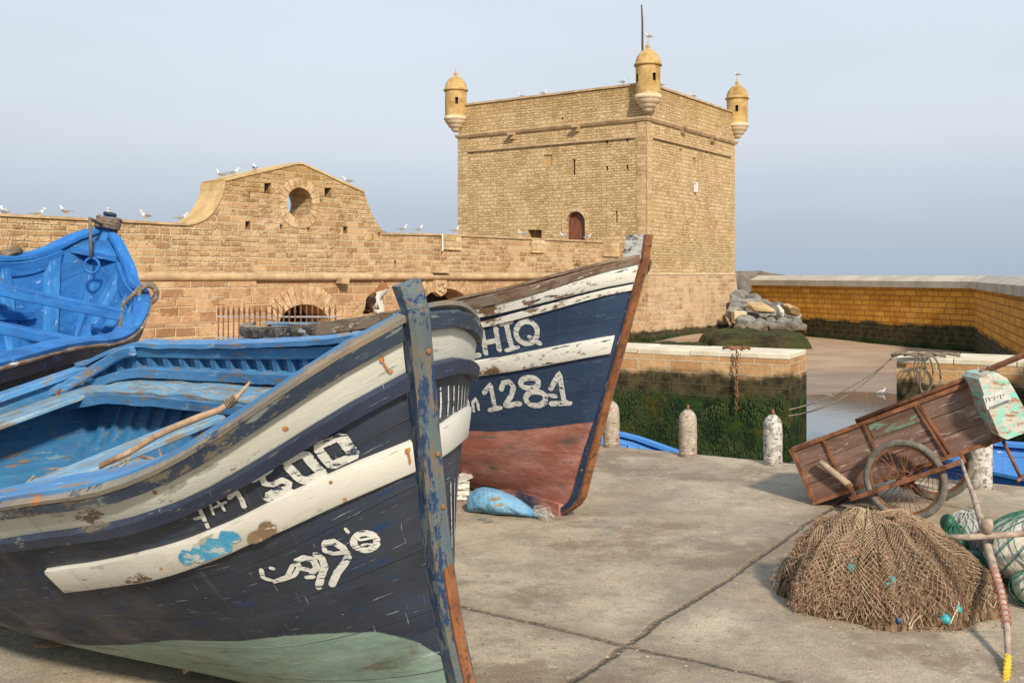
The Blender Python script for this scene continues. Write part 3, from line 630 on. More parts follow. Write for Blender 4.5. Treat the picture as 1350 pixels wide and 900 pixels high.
zt0=wp(0,284.5)[1]
top=[wp(u,v) for u,v in [(818,321),(793,319.5),(583,310.5),(516,310),(503,303),(492,286),(485,268),(480,254),(455,243),(425,229),(398,216.5),(390,217),(360,224),(325,232),(296,239),(294.6,251),(291,262),(286,272),(279,282),(270,290),(258,295),(245,297.5)]]
outline=[(-9,ZS-.1),(LE,ZS-.1),(LE,top[0][1])]+top+[(wp(0,285)[0],wp(0,285)[1]),(-9,3.75)]
oc=[wp(395+17*math.cos(a),268+21*math.sin(a)) for a in [2*math.pi*i/24 for i in range(24)]]
def hw(u,v,a,b): return [wp(u-a,v+b),wp(u+a,v+b),wp(u+a,v-b),wp(u-a,v-b)]
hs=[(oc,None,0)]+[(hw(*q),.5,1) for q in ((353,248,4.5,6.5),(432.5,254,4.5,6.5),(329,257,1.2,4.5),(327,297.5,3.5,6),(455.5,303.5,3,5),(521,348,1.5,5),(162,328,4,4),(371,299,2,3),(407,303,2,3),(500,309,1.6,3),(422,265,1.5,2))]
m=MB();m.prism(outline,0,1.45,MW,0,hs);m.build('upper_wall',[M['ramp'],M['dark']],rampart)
# smooth coping band following the gable's top and the walk's edge
cap=[wp(u,v) for u,v in [(480,254),(455,243),(425,229),(398,216.5),(390,217),(360,224),(325,232),(296,239),(294.6,251),(291,262),(286,272),(279,282),(270,290),(258,295),(245,297.5)]]
m=MB()
for i in range(len(cap)-1):
    (a,za),(b,zb)=cap[i],cap[i+1]
    d=Vector((b-a,zb-za)).normalized();nn=Vector((d.y,-d.x));nn=-nn if (nn.y<0 and i<6) or (i>=6 and nn.x>0 and nn.y<=0) else nn
    nn=nn if nn.y>=0 or nn.x<0 else -nn
    w=.07
    q=[(a,za),(b,zb),(b+nn.x*w,zb+nn.y*w),(a+nn.x*w,za+nn.y*w)]
    m.prism(q,-.05,1.5,MW)
m.build('gable_coping',M['smooth'],rampart)
m=MB()
def capline(us,th=.09,out=.07):
    for (u0,v0),(u1,v1) in zip(us[:-1],us[1:]):
        a=wp(u0,v0);b=wp(u1,v1);m.prism([(a[0],a[1]+.002),(b[0],b[1]+.002),(b[0],b[1]+th),(a[0],a[1]+th)] ,-out,1.5,MW)
capline([(503,309.5),(583,310.5),(818,321)]);m.build('wall_coping',M['ledge'],rampart);m=MB()
a=wp(245,297.5);b=wp(0,285);m.prism([(-9,3.752),(b[0],b[1]+.002),(a[0],a[1]+.002),(a[0],a[1]+.09),(b[0],b[1]+.09),(-9,3.84)],-.07,1.5,MW)
m.build('wall_coping',M['ledge'],rampart)
# oculus ring of voussoirs
m=MB();N=20;cx_,cz_=wp(395,268);rx=(wp(412,268)[0]-wp(378,268)[0])/2;rz=(wp(395,247)[1]-wp(395,289)[1])/2
for i in range(N):
    a=2*math.pi*i/N+.02;b=2*math.pi*(i+1)/N-.02
    m.prism([(cx_+rx*math.cos(a),cz_+rz*math.sin(a)),(cx_+(rx+.38)*math.cos(a),cz_+(rz+.38)*math.sin(a)),(cx_+(rx+.38)*math.cos(b),cz_+(rz+.38)*math.sin(b)),(cx_+rx*math.cos(b),cz_+rz*math.sin(b))],-.03,.06,MW)
m.build('oculus_ring',M['ringstone'],rampart)
# cordon
m=MB();m.tube([MW@Vector((x,-.02,1.66)) for x in (-9,0,8,16,24,LE)],.16,10);m.build('cordon_moulding',M['ledge'],rampart,True)
# lower wall with arches
def archpoly(uc,hwid,vtop,vspr,vbot,n=16,k=0.):
    c=wl(uc);z=lambda v:EYE-(v-CY)*(WA.y+c*WD.y)/F
    r=(wl(uc+hwid)-wl(uc-hwid))/2+k;h=z(vtop)-z(vspr)+k
    return [(c-r,z(vbot)),(c+r,z(vbot))]+[(c+r*math.cos(a),z(vspr)+h*math.sin(a)) for a in [math.pi*i/n for i in range(n+1)]],c,r,h,z(vspr)
a1,c1,r1,h1,z1=archpoly(402,33,401,428,470)
a2,c2,r2,h2,z2=archpoly(588,34,380,410,440)
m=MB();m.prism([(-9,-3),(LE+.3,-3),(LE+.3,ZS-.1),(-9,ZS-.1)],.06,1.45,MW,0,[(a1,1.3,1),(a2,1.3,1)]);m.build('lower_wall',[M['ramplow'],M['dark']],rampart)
def vous(c,r,h,zs,w,n,name,y0=.02):
    m=MB()
    for i in range(n):
        a=math.pi*i/n+.012;b=math.pi*(i+1)/n-.012
        m.prism([(c+r*math.cos(a),zs+h*math.sin(a)),(c+(r+w)*math.cos(a),zs+(h+w)*math.sin(a)),(c+(r+w)*math.cos(b),zs+(h+w)*math.sin(b)),(c+r*math.cos(b),zs+h*math.sin(b))],y0,.3,MW)
    return m.build(name,M['ringstone'],rampart)
vous(c1,r1,h1,z1,.75,17,'arch_ring');vous(c2,r2,h2,z2,.7,19,'arch_ring')
# carved keystone shield
k=wl(577.5);m=MB();m.prism([(k-.34,.95),(k,.75),(k+.34,.95),(k+.36,1.5),(k-.36,1.5)],-.22,.1,MW);m.prism([(k-.5,1.83),(k+.5,1.83),(k+.42,2.15),(k-.42,2.15)],-.3,.05,MW)
for q in range(5): m.lathe([(0,0),(.09,.02),(.10,.06),(.03,.10)],8,(0,0,0),M=MW@Matrix.Translation((k+.18*math.cos(q*1.256),-.22,1.2+.2*math.sin(q*1.256)))@Matrix.Rotation(math.pi/2,4,'X'))
m.build('carved_keystone',M['ledge'],rampart)
# projecting mass under the cordon, and the low block
m=MB();e=wl(330);m.prism([(-9,-3),(e,-3),(e,1.5),(-9,1.5)],-.4,.05,MW);m.build('projecting_base',M['ramplow'],rampart)
m=MB();a=wl(150);b=wl(286);z=wp(240,423.5)[1];m.prism([(a,-3),(b,-3),(b,z),(a,z)],-1.5,-.42,MW);m.build('low_plinth',M['ramplow'],rampart)
for u,v in ((447,369),(98,330)):
    m=MB();l,z=wp(u,v);m.prism([(l-.15,z-.15),(l+.2,z-.15),(l+.25,z+.1),(l-.2,z+.1)],-.4,.05,MW);m.build('stone_spout',M['ledge'],rampart)
# small blocks standing on the walk near the tower
for u0,u1,v0,v1 in ((700,716,318,333),(582,606,311,329),(795,815,320,338)):
    p=wp(u0,v1);q=wp(u1,v0);m=MB();m.prism([(p[0],p[1]),(q[0],p[1]),(q[0],q[1]+.05),(p[0],q[1]+.05)],-.10,.3,MW);m.build('parapet_block',M['quoin'],rampart)
p=wp(581,331);q=wp(581,311);m=MB();m.beam(MW@Vector((p[0],-.12,p[1])),MW@Vector((q[0],-.12,q[1]+.1)),.07,.07,up=(1,0,0));m.build('drain_pipe',plainmat('pale drain pipe',C(.5,.5,.48),C(.62,.62,.6),4),rampart)
# ------------------------------------------------------------------ boats
def cubic(xs,ys,x):
    xs=np.asarray(xs,float);ys=np.asarray(ys,float);x=np.asarray(x,float);n=len(xs);m=np.zeros(n);d=np.diff(ys)/np.diff(xs)
    m[0]=d[0];m[-1]=d[-1];m[1:-1]=(d[:-1]*np.diff(xs)[1:]+d[1:]*np.diff(xs)[:-1])/(xs[2:]-xs[:-2])
    i=np.clip(np.searchsorted(xs,x)-1,0,n-2);h=xs[i+1]-xs[i];t=(x-xs[i])/h
    return (2*t**3-3*t**2+1)*ys[i]+(t**3-2*t**2+t)*h*m[i]+(-2*t**3+3*t**2)*ys[i+1]+(t**3-t**2)*h*m[i+1]
SK=[0,.08,.2,.4,.65,1.]
class Hull:
    """parametric plank hull: s runs from the stem (0) to the stern (1), t from the keel (0) to the rail (1)"""
    def __init__(s,L,B,p,q,zs,rake,ff,am,yaw,roll,pitch,X,Y,Z,sm=.55,tr=.6,gb=1.15,sw=.4):
        s.L,s.B,s.p,s.q,s.zs,s.rake,s.ff,s.am,s.sm,s.tr,s.gb,s.sw=L,B,p,q,zs,rake,ff,am,sm,tr,gb,sw;s.drop=0.;s.foot=0.
        s.R=Matrix.Rotation(yaw,3,'Z')@Matrix.Rotation(pitch,3,'Y')@Matrix.Rotation(roll,3,'X'); s.T=Vector((X,Y,Z))
    def loc(h,s,t,side,off=0.,dz=0.):
        u=min(max(s/h.sm,0),1); b=h.B*max(1-(1-u)**h.p,1e-9)**max(h.q,.3)
        v=min(max((s-h.sm)/(1-h.sm),0),1); b*=1-(1-h.tr)*v**2
        w=min(max(s/h.sw,0),1);w=w*w*(3-2*w); tt=max(t,0)
        gm=(1-(1-tt)**h.am)**.62 if tt<1 else 1+(tt-1)*.15
        g=(1-w)*tt**h.gb+w*gm
        z=float(cubic(SK,h.zs,s))*t*(1-h.drop*min(max((s-.86)/.12,0),1)**1.5)
        st=h.rake*t-h.ff*(1-min(max(t,0),1))**4-h.foot*max(0,1-t/.09)**2
        return Vector((-s*h.L+(1-s)**3*st,side*max(b*g+off,0),z+dz))
    def W(h,p): return h.R@p+h.T
    def pt(h,s,t,side,off=0.,dz=0.): return h.W(h.loc(s,t,side,off,dz))
    def nrm(h,s,t,side):
        s=min(max(s,.002),.995); a=h.pt(s+.004,t,side)-h.pt(max(s-.004,0),t,side); b=h.pt(s,t+.01,side)-h.pt(s,t-.01,side)
        n=a.cross(b).normalized(); out=h.R@Vector((0,side,0))
        return n if n.dot(out)>0 else -n
def fr(a,b,n): return [a+(b-a)*i/n for i in range(n+1)]
def tb(tab): 
    xs=[q[0] for q in tab];ys=[q[1] for q in tab]
    return lambda s: float(np.interp(s,xs,ys))
def shell(h,name,mat,root,side_off=0.,wl=None,ns=70,nt=26,t0=0.,t1=1.,s1=1.):
    m=MB();m.uv2=[]
    ss=[s1*(i/ns)**1.4 for i in range(ns+1)];ts=fr(t0,t1,nt)
    for side in (-1,1):
        vs=[];
        for s in ss:
            for t in ts:
                vs.append(h.pt(s,t,side,side_off if t>.02 else 0));m.uv2.append((t-(wl(s) if wl else -1),s))
        fs=[];uv=[];n=nt+1
        for i in range(ns):
            for j in range(nt):
                f=[i*n+j,(i+1)*n+j,(i+1)*n+j+1,i*n+j+1]
                u=[(ss[i]*h.L,ts[j]*1.25),(ss[i+1]*h.L,ts[j]*1.25),(ss[i+1]*h.L,ts[j+1]*1.25),(ss[i]*h.L,ts[j+1]*1.25)]
                if side>0: f=f[::-1];u=u[::-1]
                fs.append(f);uv.append([(a+(0 if side<0 else 13),b) for a,b in u])
        m.add(vs,fs,uv)
    return m.build(name,mat,root,50)
def strake(h,name,mat,root,side,s0,s1,tlo,thi,out,ns=40,parent_off=-.004,wave=0.):
    """a plank lying on the hull between two height curves, standing proud by out"""
    m=MB();ss=fr(s0,s1,ns);prof=[]
    for k,s in enumerate(ss):
        lo,hi=tlo(s),thi(s); n1=h.nrm(s,lo,side);n2=h.nrm(s,hi,side)
        o=out*(1+wave*mnoise(Vector((s*20,side,0))));lo+=wave*.02*mnoise(Vector((s*14,3,0)));hi+=wave*.02*mnoise(Vector((s*11,7,0)))
        a=h.pt(s,lo,side);b=h.pt(s,hi,side);mid=h.pt(s,(lo+hi)/2,side);nm=h.nrm(s,(lo+hi)/2,side)
        prof.append([a+n1*parent_off,a+n1*o*.85+(b-a)*.0,a+(b-a)*.06+n1*o,mid+nm*o,b+(a-b)*.06+n2*o,b+n2*o*.85,b+n2*parent_off])
    vs=[p for r in prof for p in r];fs=[];uv=[]
    for i in range(ns):
        for j in range(6):
            f=[i*7+j,(i+1)*7+j,(i+1)*7+j+1,i*7+j+1]
            wdt=(prof[i][5]-prof[i][1]).length
            v0,v1=j/6*wdt,(j+1)/6*wdt
            u=[(ss[i]*h.L,v0),(ss[i+1]*h.L,v0),(ss[i+1]*h.L,v1),(ss[i]*h.L,v1)]
            if side>0:f=f[::-1];u=u[::-1]
            fs.append(f);uv.append(u)
    e=ns*7
    fs+=[tuple(range(7)),tuple(range(e,e+7))[::-1]];uv+=[[(0,0)]*7]*2
    m.add(vs,fs,uv);return m.build(name,mat,root,35)
def sweep(h,name,mat,root,side,s0,s1,prof,t=1.,ns=50,build=True,m=None,wave=0.,tf=None):
    """profile [(dy outward, dz)] swept along the line of height t"""
    m=m or MB();ss=fr(s0,s1,ns);n=len(prof);vs=[]
    for s in ss:
        tt=tf(s) if tf else t
        w=wave*mnoise(Vector((s*23,side*3,t*9)))
        for dy,dz in prof: vs.append(h.pt(s,tt,side,dy+w,dz+w*.6))
    cum=[0]
    for i in range(n): cum.append(cum[-1]+math.dist(prof[i],prof[(i+1)%n]))
    fs=[];uv=[]
    for i in range(ns):
        for j in range(n):
            j2=(j+1)%n;f=[i*n+j,(i+1)*n+j,(i+1)*n+j2,i*n+j2];a,b=ss[i]*h.L,ss[i+1]*h.L
            u=[(a,cum[j]),(b,cum[j]),(b,cum[j+1]),(a,cum[j+1])]
            if side>0:f=f[::-1];u=u[::-1]
            fs.append(f);uv.append(u)
    e=ns*n;fs+=[tuple(range(n)),tuple(range(e,e+n))[::-1]];uv+=[[(0,0)]*n]*2
    m.add(vs,fs,uv)
    return m.build(name,mat,root,30) if build else m
def rib(h,name,mat,root,side,s,t0,t1,off,w,d,n=14):
    m=MB();ds=w/2/h.L;prof=[]
    for t in fr(t0,t1,n): prof+=[h.pt(s-ds,t,side,off),h.pt(s+ds,t,side,off),h.pt(s+ds,t,side,off-d),h.pt(s-ds,t,side,off-d)]
    fs=[];uv=[]
    for i in range(n):
        for j in range(4):
            j2=(j+1)%4;fs.append([i*4+j,i*4+j2,(i+1)*4+j2,(i+1)*4+j]);uv.append([(i*.1,j*.06),(i*.1,j*.06+.06),(i*.1+.1,j*.06+.06),(i*.1+.1,j*.06)])
    fs+=[(3,2,1,0),tuple(n*4+k for k in range(4))];uv+=[[(0,0)]*4]*2
    m.add(prof,fs,uv);return m.build(name,mat,root)
def thwart(h,name,mat,root,s,t,w,th,off=-.05,sag=0.,ends=(1,1)):
    """plank across the boat"""
    a=h.loc(s,t,-1,off);b=h.loc(s,t,1,off);m=MB();n=8;vs=[]
    for i in range(n+1):
        k=i/n;c=a+(b-a)*k;dz=-sag*4*k*(1-k)
        ww=w*(1+.06*mnoise(Vector((k*5,s*9,0))))
        for dx,z in ((-ww/2,0),(ww/2,0),(ww/2,th),(-ww/2,th)): vs.append(h.W(Vector((c.x+dx,c.y,c.z+z+dz))))
    L=(b-a).length;cum=[0,w,w+th,2*w+th,2*w+2*th];fs=[];uv=[]
    for i in range(n):
        for j in range(4):
            fs.append((i*4+j,i*4+(j+1)%4,(i+1)*4+(j+1)%4,(i+1)*4+j));uv.append([(L*i/n,cum[j]),(L*i/n,cum[j+1]),(L*(i+1)/n,cum[j+1]),(L*(i+1)/n,cum[j])])
    fs+=[(3,2,1,0),tuple(n*4+k for k in range(4))];uv+=[[(0,0)]*4]*2
    m.add(vs,fs,uv);return bevel(m.build(name,mat,root),.008)
def hook(h,name,mat,root,s0,s1,t,th,off=-.02):
    m=MB();n=8;vs=[]
    for i in range(n+1):
        s=s0+(s1-s0)*i/n;a=h.loc(s,t,-1,off);b=h.loc(s,t,1,off);cv=.0
        for p in (a,b,b+Vector((0,0,th)),a+Vector((0,0,th))): vs.append(h.W(p))
    fs=[];[fs.append((i*4+j,i*4+(j+1)%4,(i+1)*4+(j+1)%4,(i+1)*4+j)) for i in range(n) for j in range(4)];fs+=[(3,2,1,0),tuple(n*4+k for k in range(4))]
    m.add(vs,fs,None);return m.build(name,mat,root)
def transom(h,name,mat,root,ttop,th=.05,n=12):
    m=MB();pts=[]
    P=[h.loc(1,ttop*k/n,-1) for k in range(n+1)][::-1]+[h.loc(1,ttop*k/n,1) for k in range(1,n+1)]
    vs=[h.W(p) for p in P]+[h.W(p+Vector((th,0,0))) for p in P];N=len(P)
    fs=[tuple(range(N)),tuple(range(N,2*N))[::-1]]+[(i,(i+1)%N,N+(i+1)%N,N+i) for i in range(N)]
    m.add(vs,fs,None);return m.build(name,mat,root)
def stem_post(h,name,mats,root,fwd,aft,half,tt0,tt1,head=None,band=None):
    """post along the stem; head = extra outline points above the rail (dx aft, dx fwd, dz)"""
    ts=[tt0+(tt1-tt0)*(i/16)**1.5 for i in range(17)];Fp=[];Ap=[]
    for t in ts:
        p=h.loc(0,t,1);Fp.append((p.x+fwd,p.z));Ap.append((p.x-aft,p.z))
    hd=head or []
    for (a,f,dz) in hd: Fp.append((Fp[16][0]+f,Fp[16][1]+dz));Ap.append((Fp[16][0]-a,Fp[16][1]+dz))
    m=MB();N=len(Fp);vs=[]
    for i in range(N):
        w=half*(1+.06*mnoise(Vector((i*.8,2,0))))
        fx_,fz_=Fp[i];ax,az=Ap[i];c=.012
        for p in ((ax,-w,az),(fx_-c,-w,fz_),(fx_,-w+c,fz_),(fx_,w-c,fz_),(fx_-c,w,fz_),(ax,w,az)): vs.append(h.W(Vector(p)))
    fs=[];uv=[];cum=[0,.15,.17,.17+2*half,.19+2*half,.34+2*half,.34+4*half]
    for i in range(N-1):
        l0=i*.1;l1=l0+.1
        for j in range(6):
            fs.append((i*6+j,i*6+(j+1)%6,(i+1)*6+(j+1)%6,(i+1)*6+j));uv.append([(l0,cum[j]),(l0,cum[j+1]),(l1,cum[j+1]),(l1,cum[j])])
    fs+=[(5,4,3,2,1,0),tuple((N-1)*6+k for k in range(6))];uv+=[[(0,0),(.1,0),(.12,.02),(.12,.1),(.1,.12),(0,.12)]]*2
    m.add(vs,fs,uv)
    if isinstance(mats[0],list): m.mi=[1 if (i<(N-1)*6 and i%6 in (1,2,3)) or i==len(m.mi)-1 else 0 for i in range(len(m.mi))]
    o=m.build(name,mats[0],root)
    if band:
        b0,b1,wd_=band;m=MB();q=[]
        for i in range(int(b0),int(b1)+1):
            fx_,fz_=Fp[i];q.append((fx_,fz_))
        vs=[]
        for i,(x,z) in enumerate(q):
            for p in ((x-.014,-wd_-.003,z),(x+.010,-wd_-.003,z),(x+.010,wd_+.003,z),(x-.014,wd_+.003,z)): vs.append(h.W(Vector(p)))
        fs=[];uv=[]
        for i in range(len(q)-1):
            for j in range(4): fs.append((i*4+j,i*4+(j+1)%4,(i+1)*4+(j+1)%4,(i+1)*4+j));uv.append([(i*.1,j*.05),(i*.1,j*.05+.05),(i*.1+.1,j*.05+.05),(i*.1+.1,j*.05)])
        e=len(q)*4;fs+=[(3,2,1,0),(e-4,e-3,e-2,e-1)];uv+=[[(0,0)]*4]*2
        m.add(vs,fs,uv);m.build('iron_band',mats[1],o)
    return o
def strokes(h,name,mat,root,side,data,lift=.0028):
    m=MB();rnd=random.Random(5)
    for k,(w,pts) in enumerate(data):
        # resample
        q=[]
        for a,b in zip(pts[:-1],pts[1:]): q+= [(a[0]+(b[0]-a[0])*i/2,a[1]+(b[1]-a[1])*i/2) for i in range(2)]
        q.append(pts[-1]); P=[h.pt(s,t,side) for s,t in q];NN=[h.nrm(s,t,side) for s,t in q];vs=[]
        N=len(P)
        def rowv(p,perp,nm,ww): return [p-perp*ww,p,p+perp*ww],nm
        for i in range(N):
            tn=(P[min(i+1,N-1)]-P[max(i-1,0)]);tn.normalize();pe=NN[i].cross(tn).normalized()
            jl=1+rnd.uniform(-.08,.08);jr=1+rnd.uniform(-.08,.08);sh=1. if 0<i<N-1 else .78
            li=NN[i]*(lift+.0002*k)
            vs+=[P[i]-pe*w/2*jl*sh+li,P[i]+li,P[i]+pe*w/2*jr*sh+li]
        # rounded ends
        s0=(P[0]-P[1]).normalized()*w*.28;s1=(P[-1]-P[-2]).normalized()*w*.28
        vs+=[P[0]+s0+NN[0]*(lift+.0002*k),P[-1]+s1+NN[-1]*(lift+.0002*k)]
        fs=[];uv=[]
        for i in range(N-1):
            for j in (0,1): fs.append((i*3+j,(i+1)*3+j,(i+1)*3+j+1,i*3+j+1))
        e=N*3;fs+=[(0,1,e),(1,2,e),((N-1)*3,e+1,(N-1)*3+1),((N-1)*3+1,e+1,(N-1)*3+2)]
        o=h.R.inverted()
        for f in fs:
            uv.append([((o@vs[i]).x,(o@vs[i]).z) for i in f])
        m.add(vs,fs,uv)
    return m.build(name,mat,root)
L1=[(0.0134,[(0.0932,0.8721),(0.0916,0.8713),(0.09,0.8705),(0.0885,0.8697),(0.0868,0.8701),(0.0851,0.8705),(0.0834,0.8707),(0.0836,0.8625),(0.0838,0.8542),(0.0839,0.8459),(0.0842,0.8365),(0.0844,0.8271),(0.0846,0.8177),(0.0848,0.8082)]),(0.0096,[(0.0888,0.8446),(0.0866,0.8435),(0.0844,0.8423)]),(0.0085,[(0.0771,0.8762),(0.0776,0.8661),(0.0781,0.856),(0.0785,0.8459),(0.0789,0.8358)]),(0.0085,[(0.0772,0.852),(0.0755,0.8519),(0.0737,0.8517),(0.0721,0.8515),(0.0704,0.8512)]),(0.0085,[(0.0742,0.8651),(0.0738,0.8578),(0.0733,0.8505),(0.0732,0.8417),(0.0732,0.8328)]),(0.015,[(0.0689,0.8554),(0.0673,0.8589),(0.0658,0.8623),(0.0644,0.8656),(0.0642,0.8561),(0.0641,0.8466),(0.0639,0.8371),(0.0642,0.8264),(0.0644,0.8156)]),(0.0084,[(0.0683,0.8773),(0.0668,0.8745),(0.0653,0.8717),(0.0638,0.8688)]),(0.0223,[(0.0569,0.8667),(0.0552,0.8667),(0.0536,0.8667),(0.052,0.8667),(0.0504,0.8671),(0.0489,0.8676),(0.0473,0.868)]),(0.0222,[(0.052,0.8667),(0.0521,0.8562),(0.0522,0.8457),(0.0507,0.8397),(0.0492,0.8337),(0.0476,0.8326),(0.0461,0.8315),(0.0446,0.8303)]),(0.0244,[(0.0532,0.8188),(0.0516,0.8181),(0.05,0.8172),(0.0484,0.8164),(0.047,0.8137),(0.0457,0.811),(0.0443,0.8084),(0.0431,0.8181),(0.0444,0.8266),(0.0456,0.8352)]),(0.0207,[(0.0543,0.8126),(0.053,0.8106),(0.0518,0.8087),(0.0505,0.8067),(0.0492,0.8047),(0.048,0.8028),(0.0467,0.802),(0.0455,0.8012),(0.0442,0.8004),(0.043,0.7996)]),(0.0231,[(0.0414,0.8561),(0.0409,0.8491),(0.0405,0.8422),(0.04,0.8353),(0.0395,0.8283),(0.0391,0.8214),(0.0386,0.8144),(0.0377,0.8089),(0.0367,0.8035),(0.0358,0.798)]),(0.0245,[(0.0338,0.8583),(0.0334,0.8511),(0.033,0.8438),(0.0326,0.8365),(0.0322,0.8292),(0.0318,0.8219),(0.031,0.8136),(0.0303,0.8052),(0.0295,0.7968)]),(0.02,[(0.042,0.8636),(0.0408,0.863),(0.0397,0.8625),(0.0386,0.8619),(0.0375,0.8614),(0.0364,0.8609),(0.0353,0.8603),(0.0343,0.8598)]),(0.0233,[(0.0372,0.8024),(0.036,0.8015),(0.0348,0.8007),(0.0336,0.7998),(0.0325,0.799),(0.0313,0.7981),(0.0302,0.7973),(0.029,0.7964)]),(0.0229,[(0.029,0.8549),(0.0286,0.8472),(0.0282,0.8395),(0.0278,0.8318),(0.0274,0.8242),(0.027,0.8164),(0.0262,0.8079),(0.0254,0.7994)]),(0.029,[(0.0208,0.8509),(0.0203,0.8431),(0.0198,0.8352),(0.0194,0.8274),(0.0189,0.8195),(0.0185,0.8119),(0.018,0.8042),(0.0175,0.7966)]),(0.0199,[(0.0294,0.8578),(0.0283,0.8568),(0.0272,0.8558),(0.0261,0.8548),(0.0251,0.8538),(0.024,0.8528),(0.023,0.8518),(0.022,0.8509),(0.021,0.85),(0.02,0.8491)]),(0.0232,[(0.0257,0.8033),(0.0246,0.8026),(0.0234,0.802),(0.0223,0.8013),(0.0213,0.8006),(0.0202,0.8),(0.0191,0.7994),(0.0181,0.7988),(0.017,0.7982)])]
A1_=[(0.0194,[(0.0173,0.5995),(0.0178,0.5939),(0.0189,0.5903),(0.0202,0.5892),(0.0218,0.5907),(0.0234,0.5947),(0.0248,0.6007),(0.0258,0.6079),(0.0263,0.6156),(0.0262,0.6227),(0.0255,0.6283),(0.0245,0.6318),(0.0231,0.6327),(0.0215,0.631),(0.02,0.627),(0.0187,0.621),(0.0178,0.6139),(0.0173,0.6064),(0.0173,0.5995)]),(0.0096,[(0.0279,0.6603),(0.0275,0.6529),(0.027,0.6456)]),(0.021,[(0.0386,0.6501),(0.0371,0.6478),(0.0356,0.6456),(0.0342,0.6433),(0.0332,0.6358),(0.0323,0.6283),(0.0314,0.6208),(0.0309,0.6104),(0.0304,0.6)]),(0.0129,[(0.0386,0.6501),(0.0389,0.641),(0.0393,0.6318),(0.0382,0.6268),(0.0371,0.6219),(0.036,0.6169),(0.0343,0.614),(0.0327,0.6111),(0.031,0.6082)]),(0.0211,[(0.0299,0.5976),(0.0309,0.5929),(0.032,0.5882),(0.0331,0.5835),(0.0345,0.579),(0.036,0.5745),(0.0375,0.5699),(0.0387,0.5637),(0.04,0.5573),(0.0413,0.5509),(0.0426,0.5444)]),(0.0211,[(0.044,0.6367),(0.0432,0.6301),(0.0424,0.6237),(0.0417,0.6172),(0.0418,0.6072),(0.0419,0.5971),(0.0432,0.5895),(0.0445,0.5818),(0.0459,0.574),(0.047,0.5663),(0.0482,0.5585),(0.0494,0.5506)]),(0.0196,[(0.0538,0.6388),(0.0523,0.6387),(0.0507,0.6386),(0.0491,0.6385),(0.0474,0.6315),(0.0456,0.6246),(0.0456,0.6132),(0.0455,0.6018),(0.0475,0.5984),(0.0495,0.5949)]),(0.0163,[(0.0533,0.6375),(0.0534,0.6287),(0.0535,0.6198),(0.0522,0.6143),(0.0508,0.6089),(0.0495,0.6035)]),(0.0149,[(0.0528,0.5901),(0.0506,0.5867),(0.0485,0.5833)]),(0.0133,[(0.0696,0.611),(0.0675,0.6096),(0.0654,0.6082),(0.0634,0.6067),(0.0614,0.6067),(0.0595,0.6065),(0.0576,0.6064),(0.0562,0.6109),(0.0549,0.6154),(0.0535,0.6198)]),(0.0138,[(0.0715,0.6555),(0.0723,0.6436),(0.0731,0.6316),(0.0717,0.6244),(0.0702,0.6172),(0.0688,0.61),(0.0669,0.6102),(0.0649,0.6105),(0.063,0.6106),(0.0611,0.6107),(0.0594,0.6178),(0.0578,0.6248),(0.0562,0.6316),(0.0546,0.6334),(0.0531,0.6352),(0.0516,0.6368)]),(0.0138,[(0.0671,0.6502),(0.0653,0.6426)]),(0.008,[(0.0253,0.6365),(0.0243,0.6284),(0.0234,0.6204),(0.022,0.6182),(0.0206,0.6161),(0.0192,0.614),(0.0179,0.6119)]),(0.0081,[(0.0235,0.6082),(0.0217,0.6052),(0.0199,0.6022),(0.0189,0.595),(0.0179,0.5879)])]
